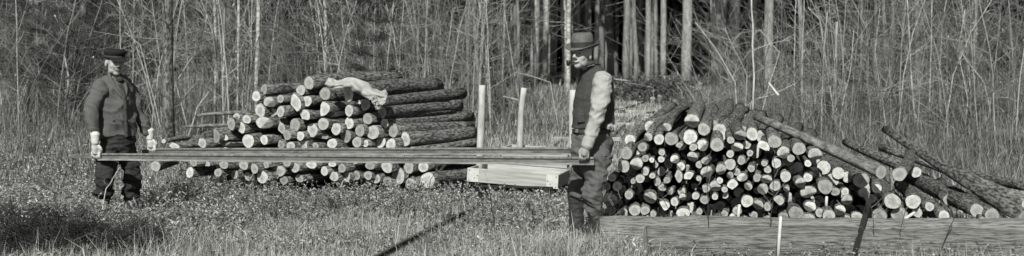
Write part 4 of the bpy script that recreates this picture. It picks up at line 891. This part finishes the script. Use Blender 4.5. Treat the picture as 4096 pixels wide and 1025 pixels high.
# ------------------------------------------------------------------ people
class Body:
    def __init__(s): s.V = []; s.F = []
    def loft(s, rings, n=20):
        """rings: (center, axisA, axisB) vectors"""
        b = len(s.V)
        for c, a, bb in rings:
            for k in range(n):
                t = 2*math.pi*k/n; s.V.append(c+a*math.cos(t)+bb*math.sin(t))
        for i in range(len(rings)-1):
            for k in range(n): s.F.append((b+i*n+k, b+i*n+(k+1) % n, b+(i+1)*n+(k+1) % n, b+(i+1)*n+k))
        s.V.append(rings[0][0].copy()); s.V.append(rings[-1][0].copy()); m = len(s.V); e = b+(len(rings)-1)*n
        for k in range(n): s.F.append((m-2, b+(k+1) % n, b+k)); s.F.append((m-1, e+k, e+(k+1) % n))
    def tube(s, pts, rad, n=14, sub=3):
        pts = [Vector(p_) for p_ in pts]; q = []; rr = []
        for i in range(len(pts)-1):
            p0 = pts[max(i-1, 0)]; p1, p2 = pts[i], pts[i+1]; p3 = pts[min(i+2, len(pts)-1)]
            for k in range(sub):
                t = k/sub; q.append(.5*((2*p1)+(p2-p0)*t+(2*p0-5*p1+4*p2-p3)*t*t+(3*p1-p0-3*p2+p3)*t**3)); rr.append(rad[i]*(1-t)+rad[i+1]*t)
        q.append(pts[-1]); rr.append(rad[-1]); rings = []
        for i, c in enumerate(q):
            tg = (q[min(i+1, len(q)-1)]-q[max(i-1, 0)]).normalized(); ref = Vector((0, 1, 0)) if abs(tg.y) < .8 else Vector((1, 0, 0)); a = tg.cross(ref).normalized(); b_ = tg.cross(a)
            if i == 0: rings.append((c-tg*rr[i]*.55, a*rr[i]*.55, b_*rr[i]*.55))
            rings.append((c, a*rr[i], b_*rr[i]))
            if i == len(q)-1: rings.append((c+tg*rr[i]*.55, a*rr[i]*.6, b_*rr[i]*.6))
        s.loft(rings, n)
    def ell(s, c, r, Mx=None, n=14):
        Mx = Mx or Matrix.Identity(3); rings = []
        for i in range(1, n-1):
            t = math.pi*i/(n-1); rings.append((Vector(c)+Mx @ Vector((0, 0, -math.cos(t)*r[2])), Mx @ Vector((math.sin(t)*r[0], 0, 0)), Mx @ Vector((0, math.sin(t)*r[1], 0))))
        s.loft(rings, 18)
    def finish(s, name, m, parent, voxel=.008, smooth=2, disp=None, paint=None, mats=None):
        me = bpy.data.meshes.new(name); me.from_pydata([tuple(v_) for v_ in s.V], [], s.F); me.update()
        bm = bmesh.new(); bm.from_mesh(me); bmesh.ops.recalc_face_normals(bm, faces=bm.faces); bm.to_mesh(me); bm.free()
        t = bpy.data.objects.new('tmp', me); C.objects.link(t); rm = t.modifiers.new('r', 'REMESH'); rm.mode = 'VOXEL'; rm.voxel_size = voxel
        sm = t.modifiers.new('s', 'SMOOTH'); sm.factor = .5; sm.iterations = smooth
        dg = bpy.context.evaluated_depsgraph_get(); me2 = bpy.data.meshes.new_from_object(t.evaluated_get(dg)); me2.name = name
        bpy.data.objects.remove(t); bpy.data.meshes.remove(me)
        if disp:
            nrm = [v_.normal.copy() for v_ in me2.vertices]
            for v_, nn in zip(me2.vertices, nrm): v_.co += nn*disp(v_.co)
        me2.materials.clear()
        for x in ([m]+(mats or [])): me2.materials.append(M[x])
        for p_ in me2.polygons: p_.use_smooth = True; p_.material_index = paint(p_.center) if paint else 0
        o = bpy.data.objects.new(name, me2); C.objects.link(o)
        if parent: o.parent = parent
        return o
def wr(amp, sx, sz, seed): return lambda c: amp*noise.noise(Vector((c.x*sx+seed, c.y*sx, c.z*sz)))+amp*.5*noise.noise(Vector((c.x*sx*2.2+seed, c.y*sx*2, c.z*sz*2.3)))
def head_parts(B, Mh, c, s=1.0):
    def T(p_): return c+Mh @ (Vector(p_)*s)
    def E(p_, r, rot=None): B.ell(T(p_), [x*s for x in r], Mh if rot is None else Mh @ rot)
    E((0, -.012, .030), (.074, .094, .088)); E((0, .018, -.040), (.060, .068, .078)); E((0, .058, -.090), (.028, .027, .026)); E((0, .076, .028), (.052, .018, .014))
    for sx in (-1, 1):
        E((sx*.032, .050, -.024), (.028, .026, .034)); E((sx*.077, -.008, -.012), (.009, .020, .032)); E((sx*.042, .020, -.066), (.017, .042, .034)); E((sx*.030, .078, .008), (.013, .010, .010)); E((sx*.012, .102, -.028), (.009, .010, .008))
    B.tube([T((0, .090, .022)), T((0, .104, 0)), T((0, .116, -.024))], [.008*s, .010*s, .013*s])
    E((0, .086, -.057), (.024, .014, .006)); E((0, .084, -.068), (.021, .014, .007))
    return T
def head_paint(Mh, c, s, stub=False, tach=False):
    inv = Mh.transposed()
    def f(p_):
        q = inv @ (p_-c)/s
        if q.y < .03 or q.z > .06: return 2 if (q.z > -.015 and q.y < -.01 and q.length < .2 and abs(q.x) < .068) else 0
        if .014 < abs(q.x) < .046 and .024 < q.z < .033: return 2
        if .022 < abs(q.x) < .038 and .003 < q.z < .012 and q.y > .05: return 1
        if abs(q.x) < .024 and abs(q.z+.0635) < .003 and q.y > .07: return 1
        if tach and abs(q.x) < .036 and -.060 < q.z < -.038 and q.y > .06: return 2
        return 0
    return f
def hand(B, wrist, knuck, side, down, curl, s=1.0, thumb=None, cr=.0092):
    """side: unit vector along the knuckle row (index side), down: finger direction, curl: direction fingertips curl to"""
    B.tube([wrist, wrist.lerp(knuck, .5), knuck], [.026*s, .033*s, .030*s])
    B.loft([(wrist.lerp(knuck, t), side*(.028+.014*t)*s, curl*(.020-.003*t)*s) for t in (0.1, .5, .9, 1.05)], 16)
    lens = [.072, .080, .075, .058]
    for k in range(4):
        b = knuck+side*(.034-.0225*k)*s-down*.006; l = lens[k]*s; j = .004*(k % 2)
        B.tube([b, b+down*l*.45+curl*j, b+down*l*.72+curl*(l*.30+j), b+down*l*.62+curl*l*.62], [cr*s*1.08, cr*s, cr*s*.92, cr*s*.8], 10)
    tb = wrist.lerp(knuck, .4)+side*.028*s; B.tube([tb, tb+side*.022*s+down*.030*s+curl*.012*s, tb+side*.010*s+down*.060*s+curl*.034*s], [.015*s, .0125*s, .010*s], 10)
def ring(c, L, F_, a, b): return (Vector(c), L*a, F_*b)

# ---- man in the cap (left)
m1 = empty('person', (P(470, 700, 10.35).x, 10.35, 0), label='man in dark cap, worn wool sweater and white gloves holding the rails', cat='person')
inv1 = -Vector(m1.location)
def finish_at(B, off, *a, **k):
    """geometry is given in world coordinates; store it relative to the figure's base"""
    o = B.finish(*a, **k)
    for v_ in o.data.vertices: v_.co += off
    return o
Lat = Vector((.74, .67, 0)).normalized(); Fw = Vector((.67, -.74, 0)).normalized()
hc = P(459, 250, 10.33); yaw = math.atan2(.55, -.84); fdir = Vector((.62, -.78, -.10)).normalized(); rt = fdir.cross(Vector((0, 0, 1))).normalized(); upv = rt.cross(fdir)
Mh = Matrix((rt, fdir, upv)).transposed()
nshoulder, nelbow, nwrist, nkn = P(384, 350, 10.20), P(362, 465, 10.12), P(381, 565, 10.06), P(383, 612, 10.10)
fshoulder, felbow, fwrist, fkn = P(520, 350, 10.52), P(556, 462, 10.56), P(600, 548, 10.58), P(606, 586, 10.60)
neck = P(456, 300, 10.37)
tor = [(P(470, 600, 10.36), .155, .115), (P(466, 545, 10.36), .185, .135), (P(462, 480, 10.36), .19, .140), (P(458, 410, 10.36), .195, .135), (P(455, 355, 10.37), .200, .115), (P(455, 322, 10.37), .165, .090), (P(456, 306, 10.37), .085, .07)]
nhip, nknee, nank = P(432, 600, 10.26), P(421, 715, 10.20), P(412, 880, 10.3)
fhip, fknee, fank = P(503, 600, 10.46), P(528, 712, 10.42), P(522, 880, 10.5)
B = Body()
B.loft([ring(c, Lat, Fw, a*.76, b*.70) for c, a, b in tor]); B.tube([P(456, 330, 10.38), P(457, 300, 10.37), hc-upv*.05*1+fdir*-.015], [.075, .058, .055])
for a_ in ((nshoulder, nelbow, nwrist), (fshoulder, felbow, fwrist)): B.tube([a_[0].lerp(P(455, 360, 10.37), .35), a_[1], a_[2]], [.032, .032, .026])
for a_ in ((nhip, nknee, nank), (fhip, fknee, fank)): B.tube(a_, [.06, .045, .034])
T1 = head_parts(B, Mh, hc, 1.04)
railD = (n1b-n1a).normalized()
hand(B, nwrist, nkn, railD, Vector((0, 0, -1)), Vector((0, 1, 0)), .86); hand(B, fwrist, fkn, railD, Vector((0, 0, -1)), Vector((0, 1, 0)), .86)
finish_at(B, inv1, 'body', 'skin', m1, .0055, 4, None, head_paint(Mh, hc, 1.04, tach=True), ['skin_dark', 'stubble'])
B = Body(); B.loft([ring(c, Lat, Fw, a, b) for c, a, b in tor[1:]])
B.ell(nshoulder+Vector((.03, .01, -.02)), (.070, .070, .080)); B.ell(fshoulder+Vector((-.02, 0, -.02)), (.072, .072, .08))
B.tube([nshoulder+Vector((.02, .01, -.02)), nelbow, P(380, 540, 10.09)], [.068, .062, .049]); B.tube([fshoulder+Vector((-.01, 0, -.02)), felbow, P(592, 528, 10.58)], [.070, .060, .047])
knitw = lambda c: .018-.045*abs(noise.noise(Vector((c.x*6+c.z*4, c.y*6, c.z*4))))-.022*abs(noise.noise(Vector((c.x*8+c.z*9, c.y*12, c.z*12))))
sw = finish_at(B, inv1, 'sweater', 'sweater', m1, .008, 3, knitw)
def sub(name, B, m, par, vox=.005, sm=1, disp=None): o = finish_at(B, inv_cur, name, m, par, vox, sm, disp); return o
inv_cur = inv1
B = Body(); B.tube([P(379, 520, 10.09), P(383, 548, 10.08), P(384, 562, 10.07)], [.047, .043, .040]); sub('cuff', B, 'rib', sw)
B = Body(); B.tube([P(590, 522, 10.58), P(598, 540, 10.58)], [.045, .040]); sub('cuff', B, 'rib', sw)
B = Body()   # shawl collar and button band follow the chest surface
def chest(t, u_, extra=.012):
    c, a, b = tor[1][0].lerp(tor[5][0], t), .19, .135+(.09-.135)*max(0, (t-.6)/.4); a_ = .19 if t < .75 else .19-.1*(t-.75); return c+Lat*math.sin(u_)*a_+Fw*math.cos(u_)*(b+extra)
B.tube([chest(t, .20) for t in (0, .2, .4, .6, .8)]+[chest(.92, .05)], [.017]*6); sub('button_band', B, 'rib', sw)
B = Body(); B.tube([chest(.66, .2), chest(.8, -.1, .01), P(437, 305, 10.28), P(445, 292, 10.38)], [.012, .016, .018, .016]); B.tube([chest(.66, .2), chest(.85, .42, .008), P(487, 309, 10.36), P(475, 294, 10.42)], [.012, .015, .017, .016]); sub('collar', B, 'sweater', sw)
for k in range(4):
    B = Body(); c = chest(.08+.2*k, .20, .030); B.ell(c, (.009, .006, .009)); sub('button', B, 'cap', sw, .003)
for k, (t, u_) in enumerate([(.28, -.38), (.36, -.15), (.2, .42), (.3, -.02)]):   # worn holes
    B = Body(); B.ell(chest(t, u_, .005), (.016, .007, .011)); sub('hole', B, 'trouser_dark', sw, .004, 1, wr(.004, 60, 60, k))
B = Body(); B.ell(chest(1.0, .12, .0)+Vector((0, 0, .01)), (.032, .03, .03)); sub('neckerchief', B, 'band', m1, .005, 1, wr(.008, 40, 40, 2))
B = Body(); B.loft([ring(P(470, 548, 10.36), Lat, Fw, .172, .125), ring(P(470, 600, 10.36), Lat, Fw, .168, .128), ring(P(470, 635, 10.36), Lat, Fw, .160, .12)])
B.tube([nhip, nknee, P(412, 778, 10.26)], [.104, .088, .092]); B.tube([fhip, fknee, P(524, 778, 10.46)], [.102, .086, .088])
tr1 = finish_at(B, inv1, 'trousers', 'trouser_dark', m1, .009, 2, lambda c: .012-.05*abs(noise.noise(Vector((c.x*6+c.z*5, c.y*6, c.z*8))))-.03*abs(noise.noise(Vector((c.x*10, c.y*10+c.z*8, c.z*20)))))
for (a_, b_, c_, t_) in ((P(410, 768, 10.24), P(412, 800, 10.27), nank, 'n'), (P(524, 775, 10.46), P(524, 800, 10.48), fank, 'f')):
    B = Body(); B.tube([a_, b_], [.062, .056]); sub('sock', B, 'sock', m1, .006, 1, wr(.006, 30, 60, 4))
    B = Body(); B.tube([b_-Vector((0, 0, .01)), b_.lerp(c_, .5), Vector((c_.x, c_.y, .07))], [.060, .056, .056]); tip = Vector((c_.x, c_.y, .045))+Fw*.17
    B.tube([Vector((c_.x, c_.y, .05))-Fw*.05, Vector((c_.x, c_.y, .055))+Fw*.07, tip], [.045, .046, .035]); sub('boot', B, 'leather', m1, .007, 2)
for (wv, kv) in ((nwrist, nkn), (fwrist, fkn)):
    B = Body(); hand(B, wv, kv, railD, Vector((0, 0, -1)), Vector((0, 1, 0)), 1.10, cr=.0115); B.tube([wv+Vector((0, 0, .065)), wv+Vector((0, 0, -.02))], [.043, .034])
    sub('glove', B, 'glove', m1, .004, 2, wr(.0012, 50, 50, 7))
# cap: band, soft crown, visor
def mk(c, Mx, rings_, m, name, par, off, segs=28, cap=True):
    V = []; F = []
    for (x0, y0, z0, a, b) in rings_:
        for k in range(segs):
            t = 2*math.pi*k/segs; V.append(c+Mx @ Vector((x0+a*math.cos(t), y0+b*math.sin(t), z0))+off)
    for i in range(len(rings_)-1):
        for k in range(segs): F.append((i*segs+k, i*segs+(k+1) % segs, (i+1)*segs+(k+1) % segs, (i+1)*segs+k))
    if cap: F.append(tuple(range((len(rings_)-1)*segs, len(rings_)*segs))); F.append(tuple(range(segs))[::-1])
    me = bpy.data.meshes.new(name); me.from_pydata([tuple(v_) for v_ in V], [], F); me.update(); o = link(name, me, M[m], par, smooth=True); return o
cp = mk(hc, Mh, [(0, -.008, .035, .088, .106), (0, -.008, .07, .090, .108), (0, -.006, .085, .100, .118), (0, -.004, .104, .102, .120), (0, -.004, .120, .088, .106), (0, -.004, .126, .05, .06)], 'cap', 'cap', m1, inv1)
mk(hc, Mh, [(0, -.008, .040, .092, .110), (0, -.008, .066, .0935, .1115)], 'band', 'cap_band', cp, inv1)
B = Body(); Mv = Mh @ Matrix.Rotation(R(-22), 3, 'X'); B.ell(hc+Mh @ Vector((0, .088, .046)), (.080, .086, .009), Mv); sub('visor', B, 'cap', cp, .004, 1)

# ---- man in the felt hat with a pipe (right)
m2 = empty('person', (P(2370, 700, 9.1).x, 9.1, 0), label='man in felt hat, dark vest and pale shirt, pipe in mouth, holding the rails', cat='person')
inv2 = -Vector(m2.location); inv_cur = inv2
Fw = Vector((-.95, -.30, 0)).normalized(); Lat = Vector((-.30, .95, 0)).normalized()
hc = P(2327, 216, 9.06); fdir = Vector((-.56, -.82, -.03)).normalized(); rt = fdir.cross(Vector((0, 0, 1))).normalized(); rt = (rt+Vector((0, 0, .07))).normalized(); upv = rt.cross(fdir).normalized()
Mh = Matrix((rt, fdir, upv)).transposed()
nsh, nel, nwr, nkn = P(2410, 318, 8.96), P(2392, 450, 8.86), P(2348, 580, 8.80), P(2337, 618, 8.82)
fsh, fel, fwr, fkn = P(2345, 318, 9.36), P(2330, 450, 9.44), P(2315, 560, 9.43), P(2312, 590, 9.40)
tor = [(P(2362, 620, 9.12), .135, .165), (P(2366, 560, 9.12), .135, .165), (P(2364, 520, 9.12), .132, .155), (P(2374, 450, 9.13), .155, .165), (P(2378, 385, 9.14), .180, .158), (P(2382, 325, 9.15), .188, .130), (P(2376, 290, 9.15), .150, .090), (P(2362, 268, 9.14), .075, .065)]
nhip, nknee, nank = P(2385, 620, 9.02), P(2371, 762, 8.98), P(2392, 965, 9.04)
fhip, fknee, fank = P(2345, 620, 9.24), P(2312, 758, 9.26), P(2306, 950, 9.30)
B = Body(); B.loft([ring(c, Lat, Fw, a*.82, b*.82) for c, a, b in tor]); B.tube([P(2372, 300, 9.14), P(2352, 262, 9.12), hc-upv*.045-fdir*.02], [.07, .056, .054])
for a_ in ((nsh, nel, nwr), (fsh, fel, fwr)): B.tube(a_, [.04, .036, .027])
for a_ in ((nhip, nknee, nank), (fhip, fknee, fank)): B.tube(a_, [.065, .042, .032])
T2 = head_parts(B, Mh, hc, 1.04)
hand(B, nwr, nkn, railD*-1, Vector((-.06, 0, -1)).normalized(), Vector((0, 1, 0)), 1.0); hand(B, fwr, fkn, railD*-1, Vector((0, 0, -1)), Vector((0, 1, 0)), .95)
finish_at(B, inv2, 'body', 'skin', m2, .005, 4, None, head_paint(Mh, hc, 1.04), ['skin_dark', 'stubble'])
B = Body(); B.loft([ring(c, Lat, Fw, a*.90, b*.90) for c, a, b in tor[1:]]); B.ell(nsh+Vector((0, .02, -.01)), (.080, .070, .085)); B.ell(fsh+Vector((0, -.02, -.01)), (.08, .075, .085))
B.tube([nsh, P(2404, 385, 8.9), nel, P(2352, 572, 8.82)], [.086, .084, .072, .047]); B.tube([fsh, fel, fwr], [.08, .066, .046])
sh = finish_at(B, inv2, 'shirt', 'shirt', m2, .008, 2, lambda c: .006-.026*abs(noise.noise(Vector((c.x*6+c.z*6, c.y*6, c.z*8))))-.018*abs(noise.noise(Vector((c.x*15-c.z*9, c.y*14, c.z*20)))))
B = Body(); B.tube([P(2358, 556, 8.82), P(2351, 572, 8.815), P(2347, 588, 8.81)], [.051, .051, .049]); sub('cuff', B, 'shirt', sh, .005, 1)
B = Body(); B.tube([P(2430, 505, 9.0), P(2450, 512, 9.06), P(2452, 520, 9.1)], [.022, .03, .02]); sub('shirt_tail', B, 'shirt', sh, .005, 1, wr(.012, 30, 30, 3))
# vest: torso shell open at the arm
vt = [(c, a*(1.0 if i < 5 else .97), b*1.07) for i, (c, a, b) in enumerate(tor)]
B = Body(); B.loft([ring(P(2370, 512, 9.12), Lat, Fw, .156, .180), ring(P(2374, 497, 9.12), Lat, Fw, .156, .180)]+[ring(c, Lat, Fw, a*1.03, b) for c, a, b in vt[3:6]]+[ring(P(2374, 287, 9.15), Lat, Fw, .135, .100), ring(P(2364, 262, 9.14), Lat, Fw, .080, .075)])
vs = finish_at(B, inv2, 'vest', 'vest', m2, .008, 3, wr(.008, 8, 14, 9))
B = Body(); B.tube([P(2340, 262, 9.02), P(2372, 252, 9.03), P(2398, 262, 9.15)], [.014, .016, .014]); sub('vest_collar', B, 'vest', vs, .005)
B = Body(); c0 = P(2326, 472, 8.985); px_ = Vector((.030, -.012, .040)); pz_ = Vector((-.030, .012, .036)); B.loft([(c0+Vector((0, .02, 0)), px_, pz_), (c0+Vector((-.004, -.012, 0)), px_, pz_)], 4); sub('pocket', B, 'vest', vs, .004, 1)
B = Body(); B.loft([ring(P(2366, 532, 9.12), Lat, Fw, .142, .165), ring(P(2366, 515, 9.12), Lat, Fw, .142, .165)], 26); bl = sub('belt', B, 'leather', m2, .005, 1)
bk = link('buckle', box_mesh('buckle', .03, .008, .032, .002), M['rail_top'], bl); bk.location = P(2307, 524, 9.0)+inv2; bk.rotation_euler = (0, 0, R(-50))
B = Body(); B.loft([ring(P(2366, 532, 9.12), Lat, Fw, .138, .162), ring(P(2368, 580, 9.12), Lat, Fw, .150, .178), ring(P(2366, 650, 9.12), Lat, Fw, .150, .172)])
B.tube([nhip, nknee, P(2372, 815, 9.0), P(2380, 842, 9.02)], [.135, .092, .080, .078]); B.tube([fhip, fknee, P(2306, 788, 9.27)], [.115, .088, .080])
tr2 = finish_at(B, inv2, 'trousers', 'trouser', m2, .009, 2, lambda c: .012-.055*abs(noise.noise(Vector((c.x*6+c.z*5, c.y*6, c.z*7))))-(.02 if c.z > .45 else .035)*abs(noise.noise(Vector((c.x*10+c.z*8, c.y*10, c.z*20)))))
for (a_, c_) in ((P(2382, 838, 9.02), nank), (P(2305, 785, 9.27), fank)):
    B = Body(); B.tube([a_, a_.lerp(c_, .5), Vector((c_.x, c_.y, .08))], [.070, .064, .060]); B.tube([Vector((c_.x, c_.y, .05))-Fw*.05, Vector((c_.x, c_.y, .06))+Fw*.07, Vector((c_.x, c_.y, .045))+Fw*.18], [.047, .048, .037]); sub('boot', B, 'leather', m2, .007, 2, wr(.005, 20, 40, 3))
# felt hat
Mhat = Mh @ Matrix.Rotation(R(-4), 3, 'X') @ Matrix.Rotation(R(3), 3, 'Y')
V = []; F = []; segs = 40; hb = hc+Mh @ Vector((0, -.008, .052)); prof = [(1.54, 1.50, .004), (1.52, 1.48, .010), (1.2, 1.22, .000), (1.02, 1.02, .004), (1.0, 1.0, .03), (.97, .96, .07), (.90, .88, .105), (.74, .72, .122), (.4, .4, .108), (.1, .1, .102)]
for (a, b, z) in prof:
    for k in range(segs):
        t = 2*math.pi*k/segs; ca_, sa_ = math.cos(t), math.sin(t); zz = z
        if z < .012 and a > 1.1: zz += .020*(abs(ca_)**2)*(a-1)/.42-.012*max(0, sa_)*(a-1)/.42
        r_ = 1.0
        if z > .06: r_ -= .16*math.exp(-((sa_-.85)**2+(abs(ca_)-.55)**2)/.10)*(z/.12)      # pinched front
        V.append(hb+Mhat @ Vector((ca_*.090*a*r_, sa_*.108*b*r_, zz))+inv2)
for i in range(len(prof)-1):
    for k in range(segs): F.append((i*segs+k, i*segs+(k+1) % segs, (i+1)*segs+(k+1) % segs, (i+1)*segs+k))
F.append(tuple(range((len(prof)-1)*segs, len(prof)*segs)))
me = bpy.data.meshes.new('felt_hat'); me.from_pydata([tuple(v_) for v_ in V], [], F); me.update(); ht = link('felt_hat', me, M['felt'], m2, smooth=True)
sd_ = ht.modifiers.new('s', 'SOLIDIFY'); sd_.thickness = .004; sd_.offset = -1
mk(hb, Mhat, [(0, 0, .006, .0925, .1105), (0, 0, .050, .0915, .1085)], 'band', 'hat_band', ht, inv2, cap=False)
# pipe held in the mouth
mo = T2((.004, .094, -.062)); bw_ = T2((.034, .142, -.070)); pp = empty('tobacco_pipe', mo, label='dark short tobacco pipe in the mouth of the man in the felt hat', cat='pipe')
link('stem', tube_mesh('stem', [(0, 0, 0), tuple((bw_-mo)*.6+Vector((0, 0, -.002))), tuple(bw_-mo+Vector((0, 0, -.014)))], [.004, .005, .007], 8), M['pipe'], pp)
link('bowl', tube_mesh('bowl', [tuple(bw_-mo+Vector((0, 0, -.026))), tuple(bw_-mo+Vector((0, 0, -.012))), tuple(bw_-mo+Vector((0, 0, .008))), tuple(bw_-mo+Vector((0, 0, .020)))], [.010, .016, .0165, .0145], 12), M['pipe'], pp)
